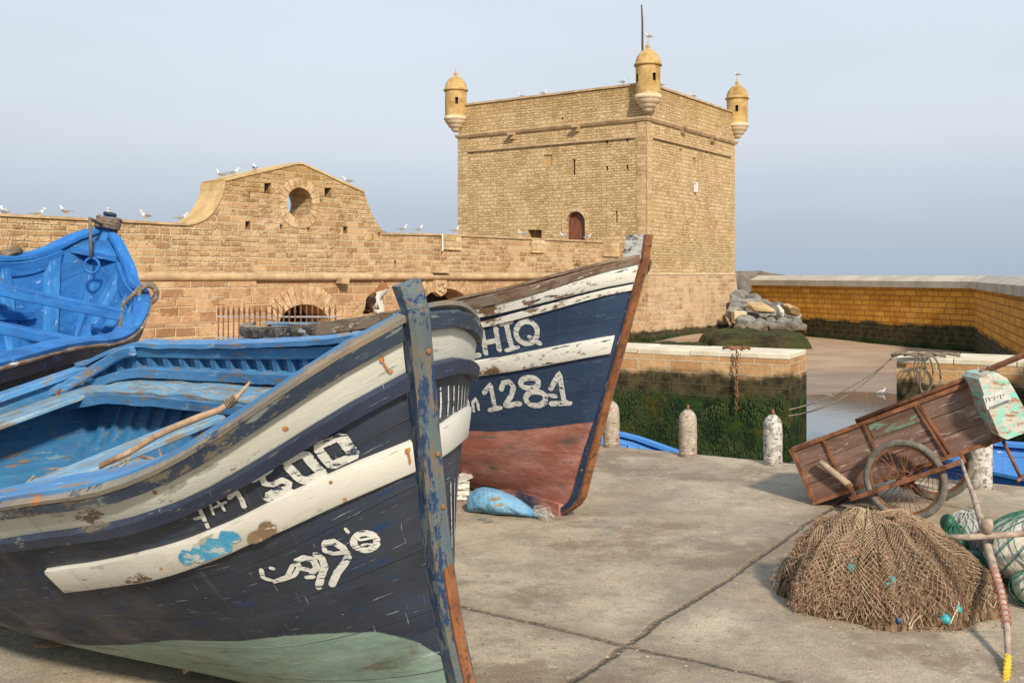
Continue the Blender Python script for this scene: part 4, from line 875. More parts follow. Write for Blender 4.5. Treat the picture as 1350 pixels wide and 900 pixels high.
L2=[(0.0364,[(0.1461,0.8547),(0.1503,0.8517),(0.1546,0.8487),(0.1573,0.8348),(0.1599,0.8207),(0.16,0.8044),(0.16,0.7879),(0.1601,0.7714),(0.1587,0.7554),(0.1573,0.7393),(0.156,0.7233),(0.152,0.7249),(0.1482,0.7265)]),(0.0388,[(0.1442,0.8471),(0.1438,0.831),(0.1435,0.8148),(0.1432,0.7986),(0.1428,0.7824),(0.1425,0.7677),(0.1421,0.753),(0.1418,0.7383),(0.1414,0.7235)]),(0.0385,[(0.1279,0.8493),(0.1275,0.8343),(0.1271,0.8193),(0.1267,0.8042),(0.1263,0.7891),(0.1259,0.7748),(0.1255,0.7604),(0.125,0.746),(0.1246,0.7316)]),(0.0341,[(0.1421,0.7787),(0.1379,0.7805),(0.1337,0.7823),(0.1296,0.7839),(0.1255,0.7855)]),(0.0288,[(0.123,0.8523),(0.1191,0.8538),(0.1152,0.8552),(0.1113,0.8566),(0.1075,0.858)]),(0.0382,[(0.1152,0.853),(0.1146,0.8381),(0.1139,0.8232),(0.1133,0.8083),(0.1127,0.7933),(0.1115,0.7753),(0.1104,0.7572),(0.1092,0.7392)]),(0.029,[(0.1173,0.7311),(0.1132,0.7336),(0.1092,0.7361),(0.1052,0.7385),(0.1013,0.7408)]),(0.0377,[(0.0804,0.7894),(0.0811,0.7735),(0.0831,0.7604),(0.0862,0.7517),(0.0902,0.7484),(0.0945,0.751),(0.0985,0.7594),(0.1017,0.7725),(0.1038,0.7888),(0.1044,0.8062),(0.1036,0.8226),(0.1014,0.8359),(0.0982,0.8444),(0.0943,0.8473),(0.0902,0.8441),(0.0864,0.8354),(0.0833,0.8223),(0.0812,0.8064),(0.0804,0.7894)]),(0.0332,[(0.0904,0.7789),(0.0867,0.7661),(0.0829,0.7533),(0.0795,0.7452),(0.0761,0.7371)]),(0.0325,[(0.1491,0.5336),(0.1455,0.5487),(0.1419,0.5636),(0.1383,0.5783),(0.138,0.5633),(0.1377,0.5483),(0.1373,0.5332),(0.137,0.5182),(0.1365,0.5003),(0.1361,0.4823),(0.1356,0.4643)]),(0.0326,[(0.1443,0.4496),(0.1398,0.4532),(0.1354,0.4567),(0.1309,0.4602),(0.1265,0.4636)]),(0.037,[(0.1258,0.5458),(0.1238,0.5633),(0.1218,0.5806),(0.1179,0.5827),(0.114,0.5848),(0.1116,0.5713),(0.1092,0.5579),(0.1107,0.5392),(0.1122,0.5203),(0.1146,0.5078),(0.117,0.4953),(0.1194,0.4826),(0.1219,0.4697),(0.1175,0.4719),(0.1132,0.4739),(0.1089,0.4759),(0.1046,0.4779),(0.1003,0.4798)]),(0.0385,[(0.0776,0.5666),(0.0787,0.5565),(0.0817,0.5491),(0.0863,0.5458),(0.0914,0.5473),(0.0959,0.5534),(0.0991,0.563),(0.1001,0.5742),(0.0989,0.5846),(0.0958,0.5921),(0.0913,0.5953),(0.0863,0.5934),(0.0819,0.587),(0.0788,0.5774),(0.0776,0.5666)]),(0.0385,[(0.0682,0.4945),(0.0693,0.4812),(0.0728,0.4709),(0.078,0.4658),(0.0838,0.4669),(0.0891,0.4741),(0.0928,0.4862),(0.094,0.5007),(0.0927,0.5146),(0.0891,0.5251),(0.084,0.5299),(0.0783,0.5283),(0.0732,0.5206),(0.0696,0.5086),(0.0682,0.4945)]),(0.0359,[(0.0637,0.5318),(0.0619,0.5429),(0.0602,0.5539),(0.0586,0.5649),(0.0569,0.5757),(0.0553,0.5865),(0.0537,0.5972),(0.0528,0.583),(0.0519,0.5689),(0.0509,0.5547),(0.0499,0.5406),(0.0489,0.5264),(0.0477,0.5092),(0.0464,0.4921),(0.045,0.475)]),(0.0361,[(0.0627,0.4693),(0.0588,0.4692),(0.055,0.4691),(0.0512,0.469),(0.0474,0.4688),(0.0436,0.4686),(0.0399,0.4685),(0.0362,0.4683)]),(0.0288,[(0.0658,0.5088),(0.0603,0.5041),(0.0548,0.4995)]),(0.0228,[(0.1648,0.4433),(0.1647,0.4592),(0.1646,0.475),(0.1645,0.4907),(0.1597,0.5128),(0.1578,0.4867),(0.1577,0.4693),(0.1576,0.4519)]),(0.0228,[(0.1709,0.5054),(0.171,0.4848),(0.1712,0.4642),(0.1714,0.4435)])]
h1=Hull(5.2,1.1692,2.7499,.6924,[1.7125,1.4256,1.2865,1.0796,.9509,.9452],.3897,-.2375,2.3722,-.8529,.2859,.0203,-.2105,3.5955,.0005,sm=.5,sw=.45,gb=.7052)
h1.drop=.15
h2=Hull(5.5,.9386,2.0478,.6726,[1.8578,1.6766,1.4815,1.2664,1.1206,1.0266],.6347,-.0159,3.0,-.9109,-.006,.0241,.4494,7.1864,.0222,sm=.5,tr=.15,gb=1.1)
K=1.35;h2.foot=.14
h3=Hull(5.2*K,1.063*K,2.3198,.7123,[v*K for v in (1.6655,1.3119,1.2179,1.0225,1.04,.8439)],.2745*K,.1*K,3,1.6527,.2129,-.0202,-4.3139*K,9.5677*K,1.75+(.5571-1.75)*K,sm=.5,sw=.4,gb=.9)
def keelbeam(h,root,mat,s0=.0,s1=1,w=.05,d=.10):
    m=MB();vs=[];n=20
    for i in range(n+1):
        s=s0+(s1-s0)*i/n
        p=h.loc(s,0,1)
        for dy,dz in ((-w,.06),(w,.06),(w,-d),(-w,-d)): vs.append(h.W(p+Vector((0,dy,dz))))
    fs=[];[fs.append((i*4+j,i*4+(j+1)%4,(i+1)*4+(j+1)%4,(i+1)*4+j)) for i in range(n) for j in range(4)]
    fs+=[(3,2,1,0),tuple(n*4+k for k in range(4))];m.add(vs,fs);return m.build('keel',mat,root)
M['navystem']=paint('navy stem paint',C(.018,.036,.085),C(.030,.055,.11),C(.45,.45,.42),.25,scratch=.3,dirt=.3,gs=2,st=(1,1))
M['ruststain']=plainmat('rust stain on paint',C(.30,.085,.02),C(.50,.24,.08),40,.85,.3)
M['turq']=paint('turquoise brushed paint',C(.05,.30,.52),C(.12,.42,.62),C(.50,.55,.52),.9,scratch=0,dirt=.1,gs=4,st=(1,1))
M['barepatch']=paint('flaked bare wood',C(.30,.22,.13),C(.22,.15,.09),C(.5,.48,.4),.4,scratch=0,dirt=.2,gs=4,st=(1,1))
# ---- boat 1
b1=empty('fishing_boat',h1.T[:],'weathered navy and cream boat in front, lettered 300, blue inside, sea green below','boat')
wl1=tb([(0,.27),(.0133,.35),(.032,.394),(.05,.414),(.09,.440),(.16,.437),(.24,.385),(.33,.33),(1,.33)])
hb=shell(h1,'hull',M['navy1'],b1,wl=wl1)
shell(h1,'inner_planking',M['bluein'],b1,-.045,t0=.05,t1=.995)
e1=tb([(0,.966),(.5,.962),(1,.96)]);e2=tb([(0,.903),(.1,.905),(.2,.893),(.5,.88),(1,.88)]);e3=tb([(0,.872),(.1,.873),(.2,.858),(.5,.845),(1,.845)])
wu=tb([(0,.768),(.02,.785),(.05,.800),(.085,.803),(.125,.793),(.17,.772),(.215,.762)]);wlo=tb([(0,.708),(.03,.722),(.07,.734),(.1,.725),(.14,.700),(.185,.682),(.215,.675)])
for sd in (-1,1):
    strake(h1,'rub_rail',M['greystrip'] if sd<0 else M['greystrip'],b1,sd,.0015,1,e1,tb([(0,1.0),(1,1.0)]),.030,70,wave=.25)
    strake(h1,'upper_strake',M['cream'],b1,sd,.0015,1,e2,e1,.008,70)
    strake(h1,'wale',M['navystrip'],b1,sd,.0015,1,e3,e2,.034,70,wave=.15)
    strake(h1,'white_plank',M['white1'],b1,sd,.002,.207 if sd<0 else .2,wlo,wu,.020,40,wave=.1)
    # rail cap
    sweep(h1,'rail_cap',M['blue'],b1,sd,0. if sd<0 else .06,1.,[(.012,.0),(.012,.022),(-.115,.030),(-.12,.0)],1.,80,wave=.010)
    sweep(h1,'inner_board',M['bluein'],b1,sd,.03,.985,[(-.055,0),(-.055,.07),(-.095,.07),(-.095,0)],.915,60)
    sweep(h1,'stringer',M['blue'],b1,sd,.05,.985,[(-.05,0),(-.05,.065),(-.13,.065),(-.13,0)],.765,60,wave=.006)
    sweep(h1,'side_shelf',M['blueworn'],b1,sd,.16,.985,[(-.06,0),(-.06,.028),(-.34,.028),(-.34,0)],.715,60,wave=.022)
    sweep(h1,'shelf_riser',M['blue'],b1,sd,.16,.985,[(-.29,0),(-.29,.07),(-.33,.07),(-.33,0)],.645,50,wave=.01)
    for k in range(26):
        s=.05+.036*k
        if s>.98:break
        rib(h1,'rib',M['bluein'],b1,sd,s,.08,.965,-.043,.055,.045)
sweep(h1,'rail_cap_end',M['greyedge'],b1,1,0.,.0602,[(.03,.0),(.03,.015),(-.10,.022),(-.10,.0)],1.,20,wave=.006)
strake(h1,'worn_edge',M['greyedge'],b1,-1,.001,.9,tb([(0,.999),(1,.999)]),tb([(0,1.010),(1,1.010)]),.033,60,wave=.3)
tr=transom(h1,'transom',M['bluein'],b1,.93)
thwart(h1,'transom_cap',M['blue'],b1,.995,.93,.16,.05,0.)
thwart(h1,'stern_shelf',M['blueworn'],b1,.955,.74,.34,.035,-.06)
thwart(h1,'thwart',M['blueworn'],b1,.62,.60,.26,.04,-.08)
thwart(h1,'thwart',M['blue'],b1,.34,.58,.2,.04,-.08)
hook(h1,'breasthook',M['blue'],b1,.005,.055,.94,.04,-.05)
# big bow knee and the S-shaped stern quarter knees
def knee(h,name,mat,root,side,s,t,pts,th=.05,off=-.1):
    p=h.loc(s,t,side,off);m=MB();Mx=Matrix.Translation(p)@(Matrix.Rotation(0,4,'Z'))
    m.prism([(q[0]*1.,q[1]) for q in pts],-th/2,th/2,Mx)
    m.v=[h.W(v) for v in m.v];return bevel(m.build(name,mat,root),.008)
knee(h1,'knee',M['blue'],b1,1,.30,.70,[(-.02,0),(.12,.0),(.10,.06),(.055,.13),(.05,.27),(-.035,.28),(-.04,.1)],.055,-.12)
def qknee(h,root,side):
    m=MB();P=[h.loc(.86+.14*k/14,.985-.10*min(1,max(0,(k-2)/10))**1.4,side,-.12-.30*max(0,(k-5)/9)**2) for k in range(15)]
    vs=[]
    for p in P:
        for dy,dz in ((-.02,-.05),(.02,-.05),(.02,.03),(-.02,.03)): vs.append(h.W(p+Vector((0,dy,dz))))
    n=14;fs=[];[fs.append((i*4+j,i*4+(j+1)%4,(i+1)*4+(j+1)%4,(i+1)*4+j)) for i in range(n) for j in range(4)];fs+=[(3,2,1,0),tuple(n*4+k for k in range(4))]
    m.add(vs,fs);bevel(m.build('quarter_knee',M['blue'],root),.01)
qknee(h1,b1,1);qknee(h1,b1,-1)
stem_post(h1,'stem_post',[[M['stem1'],M['stemfront']],M['red']],b1,.05,.02,.038,0,1.,[(.05,.0,.025),(.055,-.002,.06),(.065,-.008,.095)],band=(0,10,.016))
keelbeam(h1,b1,M['navy1'])
# transom ring
m=MB();c=h1.W(h1.loc(.985,.84,1,-.30));m.tube([c+h1.R@Vector((.02,.055*math.cos(a),.055*math.sin(a)-.03)) for a in [2*math.pi*i/14 for i in range(14)]],.009,6,closed=True);m.build('iron_ring',M['rust'],b1,True)
strokes(h1,'painted_number',M['lettering'],b1,-1,[(w*1.12 if i<6 else (w*.95 if i<10 else w*1.3),p) for i,(w,p) in enumerate(L1)])
turq=[(.05,[(.0725+.004*k,.772-.002*k+(.012 if k%2 else -.008)) for k in range(9)]),(.035,[(.078+.004*k,.752-.001*k) for k in range(6)])]
strokes(h1,'turquoise_paint_patch',M['turq'],b1,-1,turq,.0235)
strokes(h1,'bare_wood_patch',M['barepatch'],b1,-1,[(.045,[(.055,.752),(.059,.750),(.063,.748),(.067,.745)]),(.035,[(.056,.765),(.06,.762)])],.0255)
strokes(h1,'painted_name',M['lettering'],b1,-1,[(w*1.2,p) for w,p in A1_])
far=[(.013,[(s,.785),(s+.001,.815),(s+.001,.845)]) for s in (.006,.012,.018,.025,.032,.040,.049,.058,.068)]+[(.012,[(s,.50),(s+.001,.56),(s+.001,.64)]) for s in (.006,.013,.021,.030,.040,.05)]
[strokes(h1,'painted_bar',M['lettering'],b1,1,[q]) for q in far]
for w,l,pts in ((.013,.010,[(.0059,.952),(.0057,.944)]),(.005,.010,[(.0056,.942),(.0050,.928),(.0047,.921)]),(.010,.010,[(.0047,.920),(.0040,.917)]),(.011,.010,[(.0010,.927),(.0008,.915)]),(.020,.010,[(.0371,.931),(.0376,.928)]),(.022,.023,[(.0034,.762),(.0030,.758)]),(.007,.0236,[(.0032,.756),(.0030,.742),(.0031,.732)]),(.014,.023,[(.024,.729),(.0245,.727)]),(.012,.023,[(.0272,.779),(.0276,.777)]),(.014,.010,[(.0977,.951),(.0985,.946)]),(.012,.023,[(.0561,.7396),(.0566,.737)]),(.012,.023,[(.12,.745),(.1206,.743)])):
    strokes(h1,'rust_stain',M['ruststain'],b1,-1,[(w,pts)],l)
# bolts on the front of the stem
for t in (.93,.73,.62):
    p=h1.loc(0,t,1);m=MB();m.lathe([(.0,0),(.009,.001),(.009,.004),(.005,.006),(0,.006)],10,(0,0,0),M=Matrix.Translation(h1.W(p+Vector((.05,.012,0))))@h1.R.to_4x4()@Matrix.Rotation(math.pi/2,4,'Y'))
    m.build('bolt_head',M['rust'],b1)
# old net bundle and spar lying inside boat 1
m=MB();rnd=random.Random(4)
for k in range(260):
    s=rnd.uniform(.22,.8);a=h1.loc(s,.16,1);y=rnd.uniform(-.35,.45);p=Vector((a.x,y,.22+rnd.uniform(0,.16)*(1-abs(y))))
    pts=[p+Vector((rnd.uniform(-.25,.25)*i/3,rnd.uniform(-.16,.16),rnd.uniform(-.03,.05))) for i in range(5)]
    m.tube([h1.W(q) for q in pts],rnd.uniform(.004,.012),4)
M['netin']=plainmat('sandy old netting',C(.20,.14,.08),C(.42,.33,.23),22,.95,.8)
tag(m.build('net_bundle',M['netin'],None),'sandy brown net bundle in the bottom of the front boat','fishing net')
m=MB();vs=[];N=40
for i in range(N+1):
    s=.3+.55*i/N
    for j in range(13):
        y=-.55+1.1*j/12; x=h1.loc(s,.1,1).x
        vs.append(h1.W(Vector((x,y*.8,.25+.16*abs(y)**1.5+.03*mnoise(Vector((x*3,y*3,0)))))))
fs=[(i*13+j,(i+1)*13+j,(i+1)*13+j+1,i*13+j+1) for i in range(N) for j in range(12)]
m.add(vs,fs,[[(vs[k].x,vs[k].y) for k in f] for f in fs]);m.build('bottom_boards',M['blueworn'],b1,True)
sa=Vector((-1.22,4.62,1.02));sb=Vector((-2.15,4.75,.64))
def S3(u,v,Y): return at(u,v,Y)
spar=empty('wooden_spar',S3(260,545,4.95)[:],'bare brown wooden spar bound with cord, lying along the inside of the front boat','spar')
m=MB();P=[S3(330,503,5.0),S3(312,524,4.98),S3(290,540,4.95),S3(262,550,4.93),S3(232,562,4.9),S3(205,575,4.88),S3(170,596,4.85),S3(130,615,4.8)]
m.tube(P,[.006,.013,.017,.018,.017,.016,.015,.013],8);m.build('shaft',plainmat('bare brown spar wood',C(.20,.12,.07),C(.40,.28,.18),9,.8,.7),spar,True)
m=MB()
for k in range(5): 
    c=P[1]+(P[2]-P[1])*(.1+.12*k);d=(P[2]-P[1]).normalized();u=d.orthogonal().normalized();w_=d.cross(u)
    m.tube([c+(u*math.cos(a)+w_*math.sin(a))*.020 for a in [2*math.pi*i/10 for i in range(10)]],.006,5,closed=True)
m.build('cord_lashing',M['rope'],spar,True)
# ---- boat 2
b2=empty('fishing_boat',h2.T[:],'navy boat with rust red bottom and white strakes, lettered CHIQ 1281, bow before the tower','boat')
shell(h2,'hull',M['navy2'],b2,wl=tb([(0,.388),(.03,.375),(.05,.365),(.095,.350),(.18,.334),(1,.33)]))
shell(h2,'inner_planking',M['bluein'],b2,-.045,t0=.05,t1=.995)
c_=lambda v:(lambda s:v)
for sd in (-1,1):
    strake(h2,'gunwale',M['brown2'],b2,sd,.0015,.42,tb([(0,.985),(.09,.957),(.19,.95),(.42,.93)]),c_(1.002),.034,50,wave=.2)
    strake(h2,'gunwale',M['black2'],b2,sd,.42,1,tb([(.42,.93),(1,.93)]),c_(1.002),.035,50,wave=.2)
    strake(h2,'gunwale_foot',M['white2'],b2,sd,.42,1,tb([(.42,.905),(1,.90)]),tb([(.42,.925),(1,.925)]),.028,50,wave=.3)
    strake(h2,'upper_strake',M['white2'],b2,sd,.0015,1,tb([(0,.916),(.08,.912),(.18,.900),(1,.87)]),tb([(0,.985),(.09,.957),(.19,.95),(.42,.93),(1,.89)]),.024,60,wave=.1)
    strake(h2,'lower_strake',M['white2'],b2,sd,.0015,1,tb([(0,.885),(.08,.870),(.15,.853),(1,.80)]),tb([(0,.906),(.08,.899),(.165,.876),(1,.83)]),.018,60,wave=.1)
    strake(h2,'white_plank',M['white2'],b2,sd,.005,.36,tb([(0,.652),(.07,.643),(.16,.626),(.36,.60)]),tb([(0,.720),(.07,.716),(.16,.700),(.36,.68)]),.022,40,wave=.05)
    sweep(h2,'rail_cap',M['blueworn'] if sd>0 else M['brown2'],b2,sd,0.,1.,[(.03,.0),(.03,.02),(-.10,.028),(-.10,.0)],1.,60,wave=.01)
    sweep(h2,'inner_board',M['blue'],b2,sd,.03,.985,[(-.055,0),(-.055,.12),(-.085,.12),(-.085,0)],.88,50)
    for k in range(13): rib(h2,'rib',M['bluein'],b2,sd,.08+.068*k,.08,.96,-.043,.06,.045)
transom(h2,'transom',M['black2'],b2,.97)
for s in (.3,.55,.8): thwart(h2,'thwart',M['blueworn'],b2,s,.68,.24,.04,-.06)
stem_post(h2,'stem_post',[M['navystem'],M['red']],b2,.022,.06,.028,0,1.,[(.13,.0,.03),(.145,.01,.09),(.165,.02,.15)],band=(0,19,.028))
# white painted head of the stem
p0=h2.loc(0,.89,1);m=MB()
Fp=[];
for t in fr(.90,1.,4): p=h2.loc(0,t,1);Fp.append((p.x,p.z))
x1,z1_=Fp[-1]
for dz,f in ((.03,0),(.09,.02),(.153,.03)): Fp.append((x1+f,z1_+dz))
poly=[(x+.004,z) for x,z in Fp]+[(x-.115-(.05 if i>3 else -.05),z) for i,(x,z) in list(enumerate(Fp))[::-1]]
m.prism(poly,-.031,.031);m.v=[h2.W(v) for v in m.v];bevel(m.build('stem_head',M['white2'],b2),.006)
keelbeam(h2,b2,M['navy2'],w=.045,d=.03)
strokes(h2,'painted_name',M['lettering'],b2,-1,[(w*1.08,p) for w,p in L2[:9]]);strokes(h2,'painted_number',M['lettering'],b2,-1,[(w*1.12,p) for w,p in L2[9:]])
M['blue3b']=paint('mid blue frame paint',C(.020,.15,.42),C(.045,.23,.54),C(.28,.42,.55),.25,scratch=.06,dirt=.5,dirtcol=(.01,.05,.16),rough=.75)
# ---- boat 3
b3=empty('fishing_boat',h3.T[:],'bright blue open boat heeled over, rope wound on its stem, by the rampart wall','boat')
shell(h3,'hull',M['dark3'],b3)
shell(h3,'inner_planking',M['blue3'],b3,-.05,t0=.05,t1=.995)
for sd in (-1,1):
    strake(h3,'rub_rail',M['dark3'],b3,sd,.0015,1,c_(.90),c_(1.),.05,60,wave=.2)
    strake(h3,'worn_edge',M['brown2'],b3,sd,.0015,1,c_(.985),c_(1.003),.055,60,wave=.2)
    sweep(h3,'rail_cap',M['blue3'],b3,sd,0.,1.,[(.03,.0),(.03,.035),(-.12,.045),(-.13,.0)],1.,70,wave=.02)
    sweep(h3,'inner_board',M['blue3'],b3,sd,.05,.98,[(-.07,-.07),(-.07,.10),(-.12,.10),(-.12,-.07)],.93,50)
    sweep(h3,'stringer',M['blue3'],b3,sd,.10,.98,[(-.10,0),(-.10,.10),(-.17,.10),(-.17,0)],.60,50)
    for k in range(13): rib(h3,'rib',M['blue3b'],b3,sd,.06+.072*k,.08,.96,-.048,.10,.085)
for s,t,w,th in ((.20,.80,.16,.13),(.33,.72,.20,.11),(.46,.62,.22,.08),(.75,.62,.26,.06)): thwart(h3,'thwart',M['blue3'],b3,s,t,w,th,-.06)
hook(h3,'breasthook',M['blue3'],b3,.004,.035,.93,.07,-.06)
transom(h3,'transom',M['blue3'],b3,.97)
stem_post(h3,'stem_post',[M['blue3'],M['red']],b3,.07,.07,.06,0,1.,[(.14,.0,.05),(.15,0,.14),(.13,-.01,.20)])
m=MB();p=h3.loc(0,1,1);m.lathe([(.02,.19),(.085,.19),(.09,.215),(.07,.235),(.02,.24)],12,(p.x+.0,0,p.z));m.v=[h3.W(v) for v in m.v];m.build('stem_cap',M['dark3'],b3,True)
keelbeam(h3,b3,M['dark3'])
m=MB();c=h3.W(h3.loc(.055,.60,1,-.2));hr=at(121,350,c.y)
m.tube([Vector((hr.x+.095*math.cos(a),hr.y,hr.z+.095*math.sin(a))) for a in [2*math.pi*i/18 for i in range(18)]],.018,6,closed=True)
m.build('iron_ring',M['blue3'],b3,True)
# ropes on boat 3: things of their own
def coil(name,label,c,ax,R_,n,r,mat=M['rope'],hang=None,sq=.5):
    ax=Vector(ax).normalized();u=ax.orthogonal().normalized();w=ax.cross(u);m=MB();pts=[]
    for i in range(n*16+1):
        a=2*math.pi*i/16;q=R_*(1+.14*mnoise(Vector((i*.13,0,2))))
        pts.append(Vector(c)+(u*math.cos(a)+w*math.sin(a))*q+ax*((i/(n*16)-.5)*sq+.02*mnoise(Vector((i*.3,5,0)))))
    m.tube(pts,r,7)
    for hg in (hang or []): m.tube(hg,r*.8,6)
    return tag(m.build(name,mat,None,True),label,'rope')
sh=h3.W(h3.loc(0,1,1)+Vector((0,0,.08)))
coil('rope_coil','frayed brown rope wound round the stem head of the tilted blue boat',sh,h3.R@Vector((.15,0,1)),.14,4,.026,sq=.15,hang=[[sh+Vector((-.02,-.14,-.02)),Vector((hr.x-.01,hr.y-.03,hr.z+.6)),Vector((hr.x,hr.y-.02,hr.z+.10))]])
bpy.data.objects['rope_coil'].data.update()
rr_=h3.pt(.20,1.,-1,0,.04);
coil('rope_coil','brown rope hitched over the outer rail of the tilted blue boat, tail hanging inside',rr_,h3.R@Vector((.9,.25,0)),.10,4,.030,sq=.30,hang=[[rr_+Vector((-.05,-.05,.1)),rr_+Vector((-.25,-.1,-.12)),rr_+Vector((-.28,-.15,-.45)),rr_+Vector((-.38,-.2,-.62)),rr_+Vector((-.45,-.2,-.85))]])
rl=at(2,338,12.4)
m=MB()
for k in range(3): m.tube([at(-14,300+16*k,12.3),at(-2,338,12.25),at(1,352,12.2),at(0,372,12.1)] if k==0 else [at(-30,345,12.4),at(4,333+3*k,12.3),at(18,327+2*k,12.35),at(26,329+2*k,12.5)],.045,7)
tag(m.build('hawser',M['rope'],None,True),'thick dark hawser over the port rail of the tilted blue boat','rope')
# keel blocks
def block(c,d,rz,label):
    m=MB();m.box((0,0,d[2]/2),d,Matrix.Translation(c)@Matrix.Rotation(rz,4,'Z'));return tag(bevel(m.build('timber_block',M['barewood'],None),.01),label,'timber block')
for s,l in ((.2,'timber block under the forward keel of the tilted blue boat'),(.75,'timber block under the after keel of the tilted blue boat')):
    p=h3.pt(s,0,1);block((p.x,p.y,0),(.5,.3,max(.03,p.z-.09)),.1,l)
# ---- small blue boats down in the basin
def skiff(T,yaw,roll,pitch,label,zs,B=.95,L=4.4):
    h=Hull(L,B,2.3,.66,zs,.4,.1,3,yaw,roll,pitch,*T,sm=.5,sw=.4,gb=1.)
    r=empty('moored_boat',T,label,'boat');r['group']='blue boats moored below the quay'
    shell(h,'hull',M['blue3s'],r,ns=40,nt=14);shell(h,'inner_planking',M['blue3s'],r,-.05,t0=.05,t1=.99,ns=40,nt=14)
    for sd in (-1,1):
        sweep(h,'rail_cap',M['blue3s'],r,sd,0,1,[(.03,0),(.03,.03),(-.12,.04),(-.12,0)],1.,40,wave=.01)
        sweep(h,'stringer',M['blue3s'],r,sd,.05,.98,[(-.06,0),(-.06,.08),(-.12,.08),(-.12,0)],.75,30)
        for q in range(12): rib(h,'rib',M['blue3s'],r,sd,.07+.078*q,.3,.97,-.048,.08,.05,8)
    for s in (.25,.5,.75): thwart(h,'thwart',M['blue3s'],r,s,.72,.25,.05,-.06)
    transom(h,'transom',M['blue3s'],r,.97);stem_post(h,'stem_post',[M['blue3s']],r,.06,.06,.05,0,1.,[(.1,0,.05),(.1,0,.12)])
    return h,r
M['blue3s']=paint('sky blue boat paint',C(.035,.17,.47),C(.055,.23,.58),C(.4,.5,.55),.15,scratch=.1,dirt=.25,dirtcol=(.03,.06,.1),seam=.2)
skiff((1.28,11.65,-2.45),math.radians(149),0,0,'sky blue moored boat, only its rail showing behind the bollards and navy bow',[2.36,2.22,1.98,1.85,1.8,1.8])
skiff((4.25,9.82,-2.45),math.radians(149),math.radians(-3),0,'sky blue moored boat seen behind the cart wheel and the right hand bollard',[2.52,2.50,2.46,2.43,2.42,2.42],.92)
# ------------------------------------------------------------------ bollards
M['bollard']=paint('flaking white bollard paint',C(.50,.48,.43),C(.60,.58,.53),C(.27,.24,.20),1.0,wood=(.10,.09,.08),woodamt=.30,scratch=.2,dirt=.4,gs=3,st=(1,1),bump=1.)
M['bollard2']=paint('bare concrete bollard',C(.33,.28,.22),C(.42,.36,.29),C(.5,.46,.4),.5,wood=(.22,.10,.07),woodamt=.3,scratch=.2,dirt=.4,gs=3,st=(1,1),bump=1.)
def bollard(u,v,h,w,mat,label):
    p=gnd(u,v);k=h/.47
    r=empty('bollard',p[:],label,'bollard','bollards along the quay edge')
    m=MB();m.lathe([(w*1.02,-.01),(w*1.0,.03),(w*.97,.1*k),(w,.22*k),(w*.98,.35*k),(w*.94,.385*k),(w*.78,.42*k),(w*.52,.445*k),(w*.28,.46*k),(0,.462*k)],22,p,wob=.05);m.build('post',mat,r,True)
    m=MB();m.lathe([(.0,.45*k),(.018,.455*k),(.016,.49*k),(.006,.51*k),(0,.51*k)],8,p);m.build('iron_pin',M['rust'],r,True)
bollard(806,588,.47,.085,M['bollard2'],'bollard peeping out beside the rust edged bow of the red bottomed boat')
bollard(907,601,.46,.088,M['bollard2'],'bare concrete bollard with a pinkish foot on the quay edge')
bollard(1019,612,.47,.087,M['bollard'],'flaking white and grey bollard standing left of the handcart')
bollard(1292,643,.50,.098,M['bollard'],'flaking white bollard under the raised front end of the handcart')
# ------------------------------------------------------------------ handcart
ca=math.radians(25.2);dx=Vector((.81,-.586,0)).normalized();dy=Vector((.586,.81,0)).normalized();az=Vector((0,0,1))
ax=dx*math.cos(ca)+az*math.sin(ca);up=-dx*math.sin(ca)+az*math.cos(ca)
P0=Vector((2.31,7.62,.02));MC=Matrix(((ax.x,dy.x,up.x,P0.x),(ax.y,dy.y,up.y,P0.y),(ax.z,dy.z,up.z,P0.z),(0,0,0,1)))
cart=empty('handcart',(P0.x,P0.y,0),'brown wooden two wheeled handcart with rusty frame tipped back on its tail','handcart')
M['cartwood']=paint('brown cart boards',C(.15,.08,.06),C(.25,.155,.12),C(.34,.28,.23),.45,wood=(.20,.12,.08),woodamt=.25,scratch=.35,dirt=.35,rust=.3,st=(1,6),bump=.8)
M['cartgreen']=paint('green stained cart board',C(.12,.055,.04),C(.16,.14,.09),C(.14,.24,.17),.9,wood=(.20,.12,.08),woodamt=.25,scratch=.3,dirt=.3,st=(1,2.5),bump=.8)
CL,CW,CH=1.40,.62,.42
rnd=random.Random(11)
def panel(name,o,u,v,lu,lv,n,mat,th=.018):
    m=MB()
    for k in range(n):
        a=lv*k/n+.002;b=lv*(k+1)/n-.003
        o_=Vector(o)+Vector(u)*lu/2+Vector(v)*(a+b)/2; nn=Vector(u).cross(Vector(v))
        R=Matrix((Vector(u),Vector(v),nn)).transposed()
        vs=[];
        mm=MB();mm.box((0,0,rnd.uniform(-.003,.003)),(lu,b-a,th))
        vs=[MC@(R@q+o_) for q in mm.v];m.add(vs,mm.f,[[(x+k*1.7,y+k*.9) for x,y in q] for q in mm.uv])
    return bevel(m.build(name,mat,cart),.003)
panel('side_board',(0,0,0),(1,0,0),(0,0,1),CL,CH,3,M['cartwood'])
panel('side_board',(0,CW,0),(1,0,0),(0,0,1),CL,CH,3,M['cartwood'])
panel('end_board',(0,.012,0),(0,1,0),(0,0,1),CW-.024,CH,3,M['cartwood'])
panel('end_board',(CL,.012,0),(0,1,0),(0,0,1),CW-.024,CH,3,M['cartwood'])
panel('floor_board',(0,0,-.0),(1,0,0),(0,1,0),CL,CW,5,M['cartwood'])
m=MB();B=lambda a,b,w=.028,h=.028:m.beam(MC@Vector(a),MC@Vector(b),w,h,up=dy)
for y in (-.02,CW+.02):
    for z in (0,CH): B((-.02,y,z),(CL+.02,y,z))
    for x in (0,CL): B((x,y,.014),(x,y,CH-.014))
